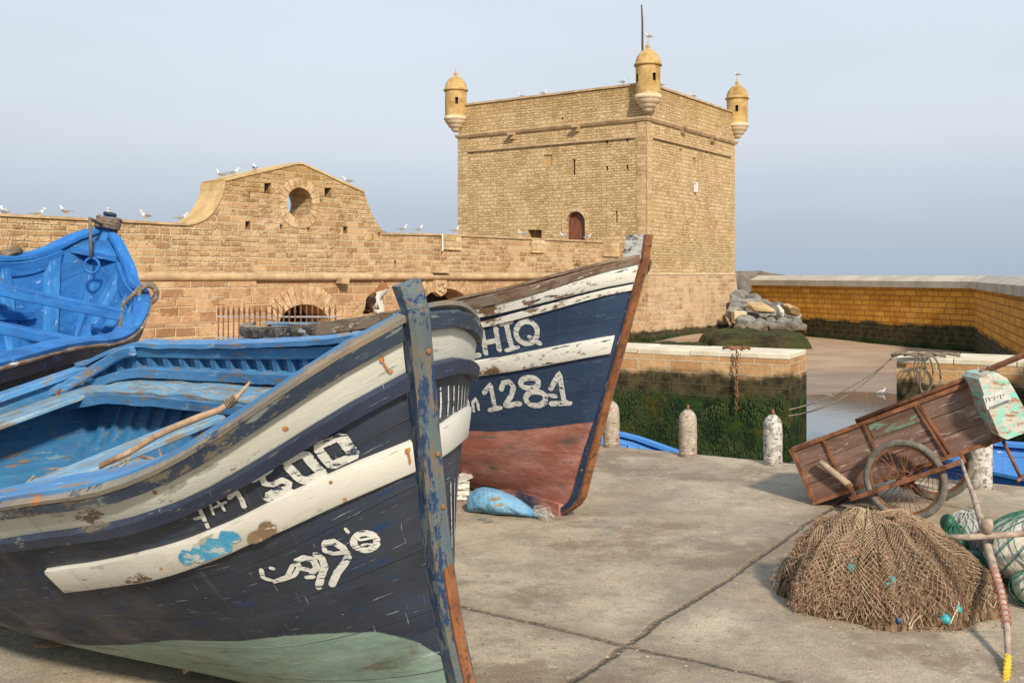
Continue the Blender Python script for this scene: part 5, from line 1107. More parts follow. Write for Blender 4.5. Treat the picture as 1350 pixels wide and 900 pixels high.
for x in (0,CL):
    B((x,0,CH+.001),(x,CW,CH+.001));B((x,0,-.001),(x,CW,-.001))
m.build('iron_frame',M['rust'],cart)
m=MB()
for y in (-.022,CW+.022):
    for x,z0,dxx in ((.27,.0,.0),(.60,.22,.0),(1.0,.0,.05),(1.025,.0,.06)):
        m=MB();B((x+dxx,y,z0),(x,y,CH-.01),.020,.016);m.build('iron_brace',M['rust'],cart)
m=MB();m.tube([MC@Vector((.33,-.05,.02)),MC@Vector((.22,-.07,.22)),MC@Vector((.19,-.07,.27))],[.03,.024,.022],8);m.build('wooden_peg',M['barewood'],cart,True)
for y in (.0,CW):
    m=MB();m.tube([MC@Vector((.55,y,CH+.03)),MC@Vector((CL,y,CH+.035)),MC@Vector((CL+.55,y,CH+.05)),MC@Vector((CL+.95,y,CH+.02))],.019,8);m.build('handle',M['rust'],cart,True)
m=MB();m.tube([MC@Vector((CL+.9,0,CH+.025)),MC@Vector((CL+.9,CW,CH+.025))],.016,8);m.build('handle_crossbar',M['rust'],cart,True)
m=MB();a=at(1322,580,6.95);b=at(1346,630,7.0);m.tube([a,(a+b)/2,b],.012,6);m.tube([b-dy*.12,b+dy*.12],.012,6);m.build('prop_leg',M['rust'],cart,True)
Wc=Vector((2.79,7.11,.292))
M['tyre']=plainmat('dusty grey rubber tyre',C(.10,.09,.075),C(.19,.17,.14),14,.9,.5)
def wheel(c,name='wheel'):
    u=dx;w=az
    m=MB();m.tube([c+(u*math.cos(a)+w*math.sin(a))*.264 for a in [2*math.pi*i/48 for i in range(48)]],.026,10,closed=True);t=m.build(name,M['tyre'],cart,True)
    m=MB();m.tube([c+(u*math.cos(a)+w*math.sin(a))*.236 for a in [2*math.pi*i/48 for i in range(48)]],.011,8,closed=True);m.build('rim',M['rust'],t,True)
    m=MB()
    for k in range(36):
        a=2*math.pi*k/36;b=a+(.55 if k%4<2 else -.55);s=.028 if k%2 else -.028
        m.tube([c+(u*math.cos(b)+w*math.sin(b))*.03+dy*s,c+(u*math.cos(a)+w*math.sin(a))*.232],.0026,4)
    m.build('spokes',M['rust'],t)
    m=MB();R=Matrix((u,w,-dy)).transposed().to_4x4();m.lathe([(.0,-.05),(.012,-.05),(.014,-.035),(.032,-.03),(.034,-.022),(.018,-.018),(.018,.018),(.034,.022),(.032,.03),(.012,.05),(0,.05)],14,(0,0,0),M=Matrix.Translation(c)@R)
    m.lathe([(.055,-.015),(.066,-.014),(.066,-.006),(.055,-.005),(.055,-.015)],20,(0,0,0),M=Matrix.Translation(c)@R);m.build('hub',M['rust'],t,True)
wheel(Wc);wheel(Wc+dy*(CW+.20))
for s,y in ((-1,-.055),(1,CW+.2+.055)):
    m=MB();c=Wc+dy*y;A=c-ax*.40;Bq=c+ax*.42;m.beam(A,Bq,.030,.040,up=dy);inw=dy*(.09 if s<0 else -.09)
    m.beam(A,A+inw-up*.0,.028,.036,up=up);m.beam(Bq,Bq+inw,.028,.036,up=up);m.beam(A+inw,A+inw+up*.10,.024,.024,up=dx);m.beam(Bq+inw,Bq+inw+up*.05,.024,.024,up=dx)
    m.build('axle_bar',M['rust'],cart)
m=MB();m.tube([Wc-dy*.05,Wc+dy*(CW+.25)],.012,8);m.build('axle',M['rust'],cart,True)
panel('green_stain_board',(.62,-.0135,CH*.69),(1,0,0),(0,0,1),.36,.11,1,M['cartgreen'],.004)
# canister hung on the cart's front
cn=empty('canister',at(1318,540,6.86)[:],'battered white canister stained turquoise, hung on the front of the handcart','canister')
M['can']=paint('white plastic stained turquoise',C(.52,.50,.44),C(.42,.38,.31),C(.20,.50,.40),.95,wood=(.36,.20,.13),woodamt=.35,scratch=.1,dirt=.35,gs=2.2,st=(1,1),bump=.6)
def cut(pts,Y): return [at(u,v,Y) for u,v in pts]
pp=[(1287,499),(1292,493),(1310,490),(1324,498),(1333,512),(1350,543),(1356,556),(1350,568),(1324,578),(1314,573),(1300,540)]
m=MB();c=at(1318,540,6.8);q=cut(pp,6.8);m.prism([(p.x,p.z) for p in q][::-1],6.76,7.02)
o=bevel(m.build('canister_body',M['can'],cn),.03,3)
m=MB();a=at(1298,520,6.75);q=cut([(1296,522),(1327,512),(1334,526),(1302,540)],6.75);m.prism([(p.x,p.z) for p in q],6.753,6.759);m.build('paper_label',plainmat('faded label',C(.38,.42,.39),C(.55,.54,.49),14,coord='pos'),cn)
m=MB()
for k,(a,b) in enumerate([((1300,524),(1301,530)),((1303,523),(1306,529)),((1306,525),(1309,523)),((1311,522),(1311,527)),((1314,524),(1317,521)),((1319,520),(1320,525)),((1322,521),(1325,519)),((1304,537),(1330,527)),((1305,538.5),(1331,528.5))]):
    p=at(a[0],a[1],6.748);q=at(b[0],b[1],6.748);m.tube([p,q],.0019,5)
m.build('printed_letters',plainmat('dark blue print',C(.01,.03,.09),C(.02,.05,.13),5),cn)
m=MB();m.tube([at(1290,494,6.86),at(1300,482,6.9),at(1312,486,6.9),at(1316,493,6.86)],.008,6);m.build('carrying_cord',M['rope'],cn,True)
# ------------------------------------------------------------------ net pile
NC=Vector((2.02,5.42,0));
def pile(ph,rho,lift=0.):
    rx=.555+.03*mnoise(Vector((math.cos(ph)*1.4,math.sin(ph)*1.4,7)));ry=.50
    h=.435*max(0.,1-rho**2.1)**.72+.05*mnoise(Vector((rho*3*math.cos(ph),rho*3*math.sin(ph),1)))*(1-rho)
    lean=-.09*(1-rho)
    bul=1+(.045*math.sin(ph*9+2*mnoise(Vector((ph,0,0))))+.05*mnoise(Vector((math.cos(ph)*3,math.sin(ph)*3,2))))*rho
    fold=abs(mnoise(Vector((math.cos(ph)*3.3,math.sin(ph)*3.3,rho*1.5))));h+=(.055*(fold-.25)+.03*mnoise(Vector((math.cos(ph)*rho*6,math.sin(ph)*rho*6,9))))*min(1,(1-rho)*3)*min(1,rho*3)
    r=rho+lift*.3
    return NC+Vector((rx*bul*r*math.cos(ph)*(1.0)+lean,ry*bul*r*math.sin(ph),max(.0,h)+lift))
net=empty('net_pile',NC[:],'big heap of tan and brown fishing net with turquoise floats on the quay','fishing net')
m=MB();n1,n2=72,26;vs=[]
for i in range(n2+1):
    for k in range(n1):
        ph=2*math.pi*k/n1;p=pile(ph,i/n2);p+=Vector((p.x-NC.x,p.y-NC.y,.1))*.05*mnoise(p*9);vs.append(p)
m.add(vs,[(i*n1+k,i*n1+(k+1)%n1,(i+1)*n1+(k+1)%n1,(i+1)*n1+k) for i in range(n2) for k in range(n1)][::1])
def netmat(name,a,b,c_=None):
    n=NT(name,.95,.1);P=n.pos();x=n.noise(P,26,6,.8)
    ang=n.noise(n.map(P,(60,60,6)),1,4,.7)
    return n.out(n.mix(n.rng(ang,.4,.62),n.mix(n.rng(x,.35,.65),a,b),C(a[0]*.25,a[1]*.25,a[2]*.25)),n.mth('ADD',x,ang),.02,1.)
M['netbase']=netmat('matted brown net',C(.20,.125,.072),C(.36,.25,.155))
m.build('matted_net',M['netbase'],net,True)
cols=[plainmat('tan twine',C(.32,.225,.135),C(.47,.36,.24),30,.95,.3),plainmat('cream twine',C(.48,.42,.31),C(.62,.56,.44),30,.95,.3),plainmat('dark twine',C(.07,.045,.03),C(.14,.10,.06),30,.95,.3),plainmat('pink brown twine',C(.27,.165,.105),C(.40,.255,.17),30,.95,.3)]
rnd=random.Random(21)
ms=[MB() for _ in range(4)]
def wpile(ph,q,lf,seed):      # shared warping keeps neighbouring twines knotted into one mesh
    a=ph+.16*mnoise(Vector((ph*1.6,q*2.2,seed)))+.05*mnoise(Vector((ph*5,q*6,seed)))
    qq=q+.06*mnoise(Vector((ph*2.4,q*2,seed+4)))
    return pile(a,max(.01,min(1.02,qq)),lf+.030*max(0,mnoise(Vector((ph*7,q*2.5,seed+9))))+.004*mnoise(Vector((ph*30,q*20,seed))))
for layer,(pa,pb,q0,q1,dphi,ci,seed) in enumerate(((195,350,.10,1.,.030,0,1),(240,325,.05,.9,.034,0,31),(235,300,.02,.75,.046,1,5),(170,300,.05,1.,.034,3,8),(215,345,.15,1.,.032,2,12),(300,400,.05,.98,.032,0,15),(205,255,.02,.75,.034,0,19),(180,360,.2,1.,.036,0,23))):
    k=0;ph=math.radians(pa)
    while ph<math.radians(pb):
        cut0=q0+.22*abs(mnoise(Vector((ph*4,seed,0))));cut1=q1-.12*abs(mnoise(Vector((ph*5,seed,4))))
        N=int((cut1-cut0)*58);pts=[]
        for i in range(N+1):
            q=cut0+(cut1-cut0)*i/N;gi=int(round(q*58)); zz=(1 if (gi+k)%2 else -1)*dphi*.47
            pts.append(wpile(ph+zz,gi/58,.010+.006*layer,seed))
        ms[ci if rnd.random()<.55 else rnd.choice((0,3,3,2))].tube(pts,.0019 if ci!=1 else .0026,3);ph+=dphi;k+=1
for k in range(420):
    ph=rnd.uniform(math.pi*.9,2*math.pi+.4);r0=rnd.uniform(.02,.6);r1=min(1.,r0+rnd.uniform(.2,.6));N=int(12+24*(r1-r0));sd=rnd.uniform(0,50);dr=rnd.uniform(-.5,.5)
    pts=[wpile(ph+dr*(i/N)+.05*math.sin(i*.9+sd),r0+(r1-r0)*i/N,.012+.02*max(0,mnoise(Vector((i*.35,sd,0)))),1) for i in range(N+1)]
    ms[rnd.choices([0,1,2,3],[.35,.2,.2,.25])[0]].tube(pts,rnd.uniform(.0014,.003),3)
for k in range(3300):   # matted fluff, thickest on the left side and round the skirt
    if rnd.random()<.6: ph=rnd.gauss(math.pi*1.08,.42);q=rnd.uniform(.25,1.)
    else: ph=rnd.uniform(math.pi,2*math.pi+.3);q=rnd.uniform(.82,1.02)
    if mnoise(Vector((ph*3,q*5,30)))<-.02: continue
    p=pile(ph,q,.012)
    d=Vector((rnd.gauss(0,.7),rnd.gauss(0,.7),rnd.gauss(0,1.6))).normalized()*rnd.uniform(.03,.09);e=Vector((rnd.gauss(0,1),rnd.gauss(0,1),rnd.gauss(0,1))).normalized()*.022
    o=Vector((p.x-NC.x,p.y-NC.y,.15)).normalized()*.02
    pts=[p-d/2,p-d/4+o+e*.5,p+o*1.4+e,p+d/4+o-e*.3,p+d/2];pts=[Vector((a.x,a.y,max(.004,a.z))) for a in pts]
    ms[3 if rnd.random()<.8 else 0].tube(pts,.0011,3)
for b,cm in zip(ms,cols): b.build('netting_twine',cm,net)
M['float']=plainmat('turquoise plastic float',C(.02,.22,.24),C(.05,.33,.34),8,.45,.2)
M['floatd']=plainmat('dark blue plastic float',C(.01,.05,.16),C(.02,.09,.22),8,.45,.2)
M['redtw']=plainmat('faded red twine',C(.36,.08,.05),C(.46,.14,.09),20,.9,.3)
def onpile(u,v):
    best=None
    for a in range(180,361,3):
        for b in range(5,101,3):
            p=pile(math.radians(a),b/100,.012);pu=CX+F*p.x/p.y;pv=CY-F*(p.z-EYE)/p.y;dd=(pu-u)**2+(pv-v)**2
            if best is None or dd<best[0]: best=(dd,p)
    return best[1]
for u,v,r,mt in ((1122,748,.022,'float'),(1180,765,.020,'float'),(1172,767,.015,'float'),(1246,812,.026,'float'),(1263,800,.018,'float'),(1232,740,.013,'float'),(1090,690,.012,'float'),(1157,792,.012,'floatd'),(1187,814,.013,'floatd'),(1201,731,.010,'floatd')):
    p=onpile(u,v);m=MB();m.loft([((-r*1.3,0,0),.001,.001),((-r*1.1,0,0),r*.6,r*.6),((-r*.5,0,0),r*.95,r*.95),((r*.3,0,0),r,r),((r*1.0,0,0),r*.6,r*.6),((r*1.3,0,0),.001,.001)],12,Matrix.Translation(p)@Matrix.Rotation(u,4,'Z')@Matrix.Rotation(v*.7,4,'Y'));m.build('net_float',M[mt],net,True)
for u,v in ((1163,700),(1130,724),(1133,735),(1174,722),(1142,710)):
    p=onpile(u,v);m=MB();m.tube([p+Vector((rnd.uniform(-.03,.03),-.01,rnd.uniform(-.03,.03))) for _ in range(7)],.004,5);m.build('red_twine',M['redtw'],net,True)
# ------------------------------------------------------------------ wooden anchor with stone, floats in netting at right
an=empty('wooden_anchor',gnd(1315,800)[:],'crossed wooden poles bound with twine, yellow tip, lying against the net heap','anchor')
wm=plainmat('weathered stick',C(.22,.16,.12),C(.42,.33,.26),18,.9,.8)
m=MB();V=[at(1267,606,6.1),at(1274,628,5.95),at(1284,655,5.75),at(1294,688,5.5),at(1300,715,5.32),at(1309,745,5.12),at(1320,782,4.88),at(1327,822,4.68),at(1329,862,4.52),at(1325,905,4.3)]
m.tube(V,[.009,.012,.016,.020,.022,.021,.019,.016,.013,.011],9);m.build('shaft',wm,an,True)
m=MB();m.tube([at(1247,707,5.30),at(1275,708,5.27),at(1305,706,5.24),at(1350,703,5.2),at(1420,700,5.1)],[.012,.017,.018,.016,.012],8);m.build('crossbar',wm,an,True)
m=MB();hel=[]
for i in range(170):
    t=5.1+i*.012;k=int(t);f=t-k
    if k>=8:break
    c=V[k]+(V[k+1]-V[k])*f;d=(V[k+1]-V[k]).normalized();u=d.orthogonal().normalized();w=d.cross(u);hel.append(c+(u*math.cos(i*.42)+w*math.sin(i*.42))*.0215)
m.tube(hel,.0026,5);m.build('red_binding',M['redtw'],an,True)
m=MB()
yel=[];
for i in range(70):
    t=8.1+i*.0125;k=min(int(t),8);f=t-k;c=V[k]+(V[k+1]-V[k])*f;a=i*1.9;yel.append(c+Vector((.016*math.cos(a),.004*math.sin(a*.7),.016*math.sin(a))))
m.tube(yel,.007,6);m.build('yellow_cord',plainmat('yellow cord',C(.50,.33,.02),C(.62,.45,.05),20,.8,.5),an,True)
m=MB();c=at(1301,693,5.25);m.lathe([(0,-.045),(.026,-.038),(.032,0),(.026,.036),(0,.04)],12,c);m.build('knot_end',wm,an,True)
m=MB();
for k in range(3): m.tube([V[4]+Vector((.03*math.cos(a),.035*math.sin(a)-.0,.03*math.sin(a+k))) for a in [2*math.pi*j/12 for j in range(12)]],.007,5,closed=True)
m.build('twine_lashing',M['rope'],an,True)
def netwrap(c,rx,ry,rz,n1,n2,r,mat,name,parent,tilt=0.):
    m=MB();R=Matrix.Rotation(tilt,3,'Z')
    def P(a,b): return c+R@Vector((rx*math.cos(b)*math.cos(a),ry*math.cos(b)*math.sin(a),rz*math.sin(b)))*1.015
    for s in (1,-1):
        for k in range(n1):
            pts=[P(2*math.pi*k/n1+s*(i/n2)*1.5,-1.35+2.7*i/n2+.03*math.sin(i+k)) for i in range(n2+1)];m.tube(pts,r,4)
    return m.build(name,mat,parent)
def ball(c,rx,ry,rz,name,mat,parent,tilt=0.,lump=.05):
    m=MB();vs=[];n1,n2=28,16;R=Matrix.Rotation(tilt,3,'Z')
    for i in range(n2+1):
        b=-math.pi/2+math.pi*i/n2
        for k in range(n1):
            a=2*math.pi*k/n1;q=Vector((rx*math.cos(b)*math.cos(a),ry*math.cos(b)*math.sin(a),rz*math.sin(b)));q*=1+lump*mnoise(q*7+Vector((c[0],0,0)));vs.append(Vector(c)+R@q)
    m.add(vs,[(i*n1+k,i*n1+(k+1)%n1,(i+1)*n1+(k+1)%n1,(i+1)*n1+k) for i in range(n2) for k in range(n1)]);return m.build(name,mat,parent,True)
gy=plainmat('grey netting twine',C(.30,.31,.28),C(.45,.45,.40),20,.9,.3);gn=plainmat('green netting twine',C(.02,.10,.06),C(.04,.16,.10),20,.9,.3)
f1=empty('float_bundle',(2.72,5.95,0),'bundle of green and grey floats wrapped in grey netting behind the crossed poles','float')
ball(Vector((2.74,6.02,.16)),.125,.12,.165,'grey_float',plainmat('grey plastic float',C(.20,.21,.19),C(.34,.34,.31),10,.6,.3),f1)
ball(Vector((2.62,5.93,.13)),.075,.07,.13,'green_float',plainmat('green plastic float',C(.015,.075,.04),C(.03,.12,.065),10,.5,.3),f1)
ball(Vector((2.68,5.84,.075)),.075,.07,.075,'green_float',bpy.data.materials['green plastic float'],f1)
ball(Vector((2.60,5.97,.27)),.045,.045,.055,'green_float',bpy.data.materials['green plastic float'],f1)
netwrap(Vector((2.74,6.02,.16)),.135,.13,.175,16,14,.0028,gy,'netting',f1)
netwrap(Vector((2.62,5.93,.14)),.085,.08,.14,12,10,.0022,gn,'netting',f1)
sk=empty('net_sack',(2.98,5.55,0),'plump off white sack under dark green netting at the right edge','sack')
ball(Vector((2.98,5.62,.20)),.34,.27,.21,'sack_cloth',plainmat('off white sack cloth',C(.45,.41,.33),C(.60,.56,.47),5,.9,.8,dist=.02),sk,.3,.10)
ball(Vector((2.83,5.30,.09)),.19,.13,.10,'sack_fold',bpy.data.materials['off white sack cloth'],sk,.2,.12)
netwrap(Vector((2.98,5.62,.20)),.35,.28,.22,18,18,.0035,gn,'green_netting',sk,.3)
netwrap(Vector((2.83,5.30,.09)),.20,.14,.11,14,14,.003,gn,'green_netting',sk,.2)
# ------------------------------------------------------------------ blue sack and plank under the red bottomed boat
bs=empty('stuffed_sack',gnd(660,690)[:],'bright blue stuffed sack with frayed end lying under the red bottomed boat','sack')
bm_=plainmat('blue woven sack cloth',C(.10,.25,.40),C(.19,.37,.54),7,.75,1.,dist=.02)
m=MB();A=gnd(614,678);B_=gnd(714,688);rings=[];
vs=[];N=60;n=40
for i in range(N+1):
    t=i/N;c=A+(B_-A)*t;w=.115*(math.sin(math.pi*min(1,max(0,t*1.0+.04))**.75))**.55 if 0<t<1 else .03
    w=max(w,.03)*(1-.25*t)
    for k in range(n):
        a=2*math.pi*k/n;cr_=1+.12*mnoise(Vector((t*7,math.cos(a)*2,math.sin(a)*2)))-.10*abs(mnoise(Vector((t*16,math.cos(a)*2.5+t*5,1))))
        vs.append(c+Vector((0,0.12+w*1.25*math.cos(a)*cr_,max(.004,w*.86+w*.86*math.sin(a)*cr_))))
m.add(vs,[(i*n+k,i*n+(k+1)%n,(i+1)*n+(k+1)%n,(i+1)*n+k) for i in range(N) for k in range(n)]+[tuple(range(n))[::-1],tuple(N*n+k for k in range(n))]);m.build('sack_cloth',bm_,bs,True)
m=MB();
for k in range(60):
    p=B_+Vector((rnd.uniform(-.06,.0),rnd.uniform(.02,.2),rnd.uniform(.01,.09)));m.tube([p,p+Vector((rnd.uniform(.02,.07),rnd.uniform(-.04,.03),rnd.uniform(-.02,.02))),p+Vector((rnd.uniform(.05,.11),rnd.uniform(-.05,.05),-p.z+.005))],.0016,3)
m.build('frayed_end',gy,bs)
m=MB();p=at(655,662,6.86);q=[p+Vector((-.045,0,.02)),p+Vector((.02,-.012,.03)),p+Vector((.05,-.01,-.01)),p+Vector((-.02,-.02,-.02))];m.tube([q[0],(q[0]+q[1])/2,q[1]],.012,5);m.tube([q[3],q[2]],.01,5);m.build('torn_flap',M['netin'],bs)
m=MB();a=gnd(598,668);b=gnd(640,652);m.beam((a.x,a.y+.2,.16),(b.x,b.y+.35,.15),.10,.03);m.box((a.x+.05,a.y+.22,.07),(.12,.1,.14));m.box((b.x-.02,b.y+.36,.067),(.12,.1,.134))
tag(m.build('plank',M['white2'],None),'pale plank on blocks propped beneath the red bottomed boat','plank')
# stone by boat 1
m=MB();p=gnd(66,852);vs=[]
ball(p+Vector((0,.02,.006)),.09,.05,.014,'flat_stone',plainmat('brown flat stone',C(.20,.12,.07),C(.30,.19,.11),8,.9,.5),None,.2,.3)
tag(bpy.data.objects['flat_stone'],'small brown flat stone on the concrete at the lower left','stone')
# ------------------------------------------------------------------ iron fence
fc=empty('iron_fence',at(290,451,26)[:],'rusty iron railing with spear points before the round arch of the rampart','fence')
us=[288,294.5,301,308,315,322,329,336,343]+[351+7.6*i for i in range(13)]
m=MB();m.tube([Vector((0,0,-.02)),Vector((0,0,.72)),Vector((0,0,.74)),Vector((0,0,.80)),Vector((0,0,.86)),Vector((0,0,.97))],[.020,.020,.032,.034,.026,.003],6)
bar0=m.build('fence_bar',M['rust'],fc,world=False)
p0=at(us[0],451,26)-fc.location;bar0.location=(p0.x,0,-fc.location.z)
for i,u in enumerate(us[1:]):
    p=at(u,451,26+.02*(i>8)*(i-8));c=bar0.copy();COL.objects.link(c);c.parent=fc;c.location=(p.x-fc.location.x,p.y-fc.location.y,-fc.location.z);c.scale=(1,1,1+.03*mnoise(Vector((i*1.3,0,0))))
m=MB()
for z in (.12,.66):
    a=at(us[0]-3,451,26);b=at(us[-1]+3,451,26.2);m.beam((a.x,a.y-.025,z),(b.x,b.y-.025,z-.01),.012,.04)
m.build('fence_rail',plainmat('flaking grey blue rail paint',C(.20,.24,.30),C(.33,.30,.28),9,.7),fc)
# grit and scraps on the quay
m=MB();gr=random.Random(3)
def pebble(x,y,s):
    a=gr.uniform(0,6);h_=s*gr.uniform(.25,.6);vs=[(x+s*gr.uniform(.6,1.2)*math.cos(a+k*1.256),y+s*gr.uniform(.6,1.2)*math.sin(a+k*1.256),0.001) for k in range(5)]+[(x+s*gr.uniform(-.2,.2),y,h_)]
    m.add(vs,[(k,(k+1)%5,5) for k in range(5)])
J=Vector((.54,4.73));ja=Vector((.56,.83)).normalized();jb=Vector((1,-.67)).normalized()
for k in range(520):
    if k<150: p=J+ja*gr.uniform(-2,4.4)+jb*gr.gauss(0,.04)
    elif k<260: p=J+jb*gr.uniform(-2,4)+ja*gr.gauss(0,.04)
    else:
        y=3.6+5.5*gr.random()**1.4;p=Vector((gr.uniform(-.3,.52*y),y))
        if (p.x-E1.x)*.521+(p.y-E1.y)*.854>-.15: continue
    pebble(p.x,p.y,gr.choice((.003,.004,.005,.007,.011)))
tag(m.build('grit',plainmat('grit and flakes',C(.10,.07,.05),C(.45,.40,.33),9,.9,coord='pos')),kind='stuff')
# ------------------------------------------------------------------ rocks, mossy ledge
def rockmesh(seed,mat):
    rr=random.Random(seed);bm=bmesh.new();bmesh.ops.create_icosphere(bm,subdivisions=3,radius=1)
    pl=[(Vector((rr.gauss(0,1),rr.gauss(0,1),rr.gauss(0,1))).normalized(),rr.uniform(.62,.95)) for _ in range(13)]
    for v in bm.verts:
        p=v.co.copy()
        for n_,d in pl:
            k=p.dot(n_)-d
            if k>0:p-=n_*k
        p*=1+.05*mnoise(p*3+Vector((seed,0,0)));v.co=p
    me=bpy.data.meshes.new('rock');bm.to_mesh(me);bm.free();me.materials.append(mat);return me
def rockmat(name,a,b,algz=-1.05):
    n=NT(name,.9,.2);P=n.pos();z=n.sep(P)[2];c=n.mix(n.rng(n.noise(P,1.2,6,.7),.35,.65),a,b)
    k=n.rng(n.mth('ADD',z,n.mth('MULTIPLY',n.noise(P,1.,4),.8)),algz+.15,algz+.7,1,0)
    c=n.mix(k,c,n.mix(n.rng(n.noise(P,2,5,.7),.4,.6),C(.075,.055,.03),C(.16,.12,.07)))
    return n.out(c,n.noise(P,4,7,.75),.12,.8)
greys=rockmat('grey riprap rock',C(.13,.135,.125),C(.30,.29,.26));tan=rockmat('tan riprap rock',C(.42,.28,.14),C(.52,.38,.22));whi=rockmat('pale riprap rock',C(.5,.47,.40),C(.6,.57,.5))
gm=[rockmesh(k,greys) for k in range(7)];tm=rockmesh(31,tan);wm2=rockmesh(32,whi)
rr=random.Random(9);cnt=0
def putrock(me,u,v,Y,s,label,grp='riprap rocks heaped beside the tower'):
    o=bpy.data.objects.new('rock',me);COL.objects.link(o);o.location=at(u,v,Y);o.scale=s;o.rotation_euler=(rr.uniform(-.4,.4),rr.uniform(-.4,.4),rr.uniform(0,6));tag(o,label,'rock',grp);return o
for row in range(10):
    t=row/9;v0=390+t*43;Y=67-10.5*t
    ua=966 if row<6 else 974;ub=[1004,1020,1033,1038,1044,1048,1052,1056,1056,1052][row]
    u=ua+rr.uniform(0,6)
    while u<ub:
        s=rr.uniform(.26,.62)
        low=row>=6
        putrock(gm[rr.randrange(7)],u,v0+rr.uniform(-2,2)+(u-990)*.09*(1-t),Y+rr.uniform(-.4,.4),(s*rr.uniform(1,1.5),s,s*rr.uniform(.65,.9)),'blocky grey rock, dry, in the upper part of the heap beside the tower' if not low else 'wet brown stained rock at the foot of the heap beside the tower')
        u+=s*1320/Y*rr.uniform(1.15,1.5)
putrock(tm,1002,406,58.5,(1.0,.5,.36),'large tan slab shaped rock lying on the grey heap')
putrock(tm,1043,409,58.4,(.8,.5,.32),'light tan rock at the outer end of the grey heap beside the sea wall')
putrock(wm2,1028,411,57.8,(.25,.3,.42),'small upright white rock in the middle of the grey heap')
m=MB();m.box(at(974.5,418,59),(.75,.8,.72));tag(bevel(m.build('concrete_block',M['palestone'],None),.04),'square pale stone block at the foot of the tower corner','stone block')
def mossmat():
    n=NT('mossy rock ledge',.85,.3);P=n.pos();z=n.sep(P)[2];N_=n.sep(n.n('NewGeometry').outputs['Normal'])[2]
    a=n.noise(n.map(P,(.6,.6,2.2)),1.3,7,.7)
    c=n.mix(n.rng(a,.42,.6),C(.035,.028,.012),C(.085,.068,.028));c=n.mix(n.rng(n.noise(P,.8,6,.7),.42,.6,0,.8),c,n.mix(n.noise(P,4,5),C(.03,.055,.008),C(.085,.11,.018)))
    return n.out(c,n.mth('ADD',a,n.noise(P,6,5,.8)),.25,1.)
M['moss']=mossmat()
def mound(name,c,rx,ry,h,label,seed,pw=5):
    m=MB();vs=[];n1,n2=150,34
    for i in range(n2+1):
        q=i/n2
        for k in range(n1):
            a=2*math.pi*k/n1;r=q**.6;e=(abs(math.cos(a))**pw+abs(math.sin(a))**pw)**(-1/pw)
            w=1+.14*mnoise(Vector((math.cos(a)*2,math.sin(a)*2,seed)))+.05*mnoise(Vector((math.cos(a)*8,math.sin(a)*8,seed)))
            z=h*(1-q**7)+(.10*mnoise(Vector((r*rx*e*math.cos(a)*1.6,r*ry*e*math.sin(a)*2.4,seed+3)))+.05*mnoise(Vector((r*rx*e*math.cos(a)*4,r*ry*e*math.sin(a)*5,seed+6))))*(1-q**6)+.22*mnoise(Vector((r*rx*e*math.cos(a)*.5,r*ry*e*math.sin(a)*.8,seed)))*(1-q**4)
            vs.append(Vector(c)+Vector((rx*e*w*r*math.cos(a),ry*e*w*r*math.sin(a),z)))
    m.add(vs,[(i*n1+k,i*n1+(k+1)%n1,(i+1)*n1+(k+1)%n1,(i+1)*n1+k) for i in range(n2) for k in range(n1)])
    return tag(m.build(name,M['moss'],None,True),label,'rock ledge')
mound('rock_ledge',(13.1,54.3,-2.7),2.9,2.6,1.35,'dark mossy rock ledge lying before the rock heap',2)
mound('rock_ledge',(7.6,53.6,-2.7),4.2,1.9,.75,'low green weedy ledge along the foot of the tower',5)
# ------------------------------------------------------------------ gulls
GW=plainmat('white feathers',C(.70,.70,.68),C(.78,.78,.77),12,.8,.1);GG=plainmat('grey wing feathers',C(.20,.21,.23),C(.30,.31,.33),12,.8,.1);GB=plainmat('black feather tips',C(.02,.02,.02),C(.04,.04,.04),12,.8,.1);GY=plainmat('yellow beak',C(.6,.38,.04),C(.7,.45,.06),8,.6,.1)
def gull_proto():
    r=empty('seagull',(0,0,0))
    m=MB();m.loft([((-.27,0,.20),.004,.004),((-.22,0,.205),.03,.014),((-.15,0,.215),.05,.045),((-.05,0,.225),.075,.075),((.04,0,.235),.082,.085),((.11,0,.265),.062,.075),((.135,0,.31),.038,.045),((.145,0,.345),.034,.034),((.155,0,.375),.036,.036),((.175,0,.395),.033,.032),((.20,0,.39),.022,.02),((.215,0,.385),.008,.008)],12);m.build('gull_body',GW,r,True,world=False)
    for s in (-1,1):
        m=MB();m.loft([((.09,s*.072,.255),.006,.03),((.04,s*.080,.258),.014,.055),((-.06,s*.078,.25),.016,.058),((-.16,s*.052,.235),.013,.035),((-.24,s*.02,.225),.008,.016)],8);m.build('wing',GG,r,True,world=False)
        m=MB();m.tube([(.0,s*.03,.17),(.005,s*.03,.08),(.0,s*.03,.005),(.045,s*.035,.003)],.006,5);m.build('gull_leg',GY,r,world=False)
    m=MB();m.loft([((-.20,0,.228),.022,.014),((-.28,0,.215),.018,.008),((-.34,0,.208),.004,.002)],8);m.build('wing_tips',GB,r,True,world=False)
    m=MB();m.loft([((.205,0,.388),.011,.012),((.245,0,.382),.008,.010),((.265,0,.372),.002,.002)],7);m.build('beak',GY,r,world=False)
    return r
GP=gull_proto();first=[True]
def gull(p,ang,label,sit=0.,sc=1.,pitch=0,grp='seagulls on the walls'):
    o=GP if first[0] else copy_tree(GP);first[0]=False
    o.location=(p[0],p[1],p[2]-sit);o.rotation_euler=(0,pitch,math.radians(ang));o.scale=(sc,sc,sc);tag(o,label,'seagull',grp);return o
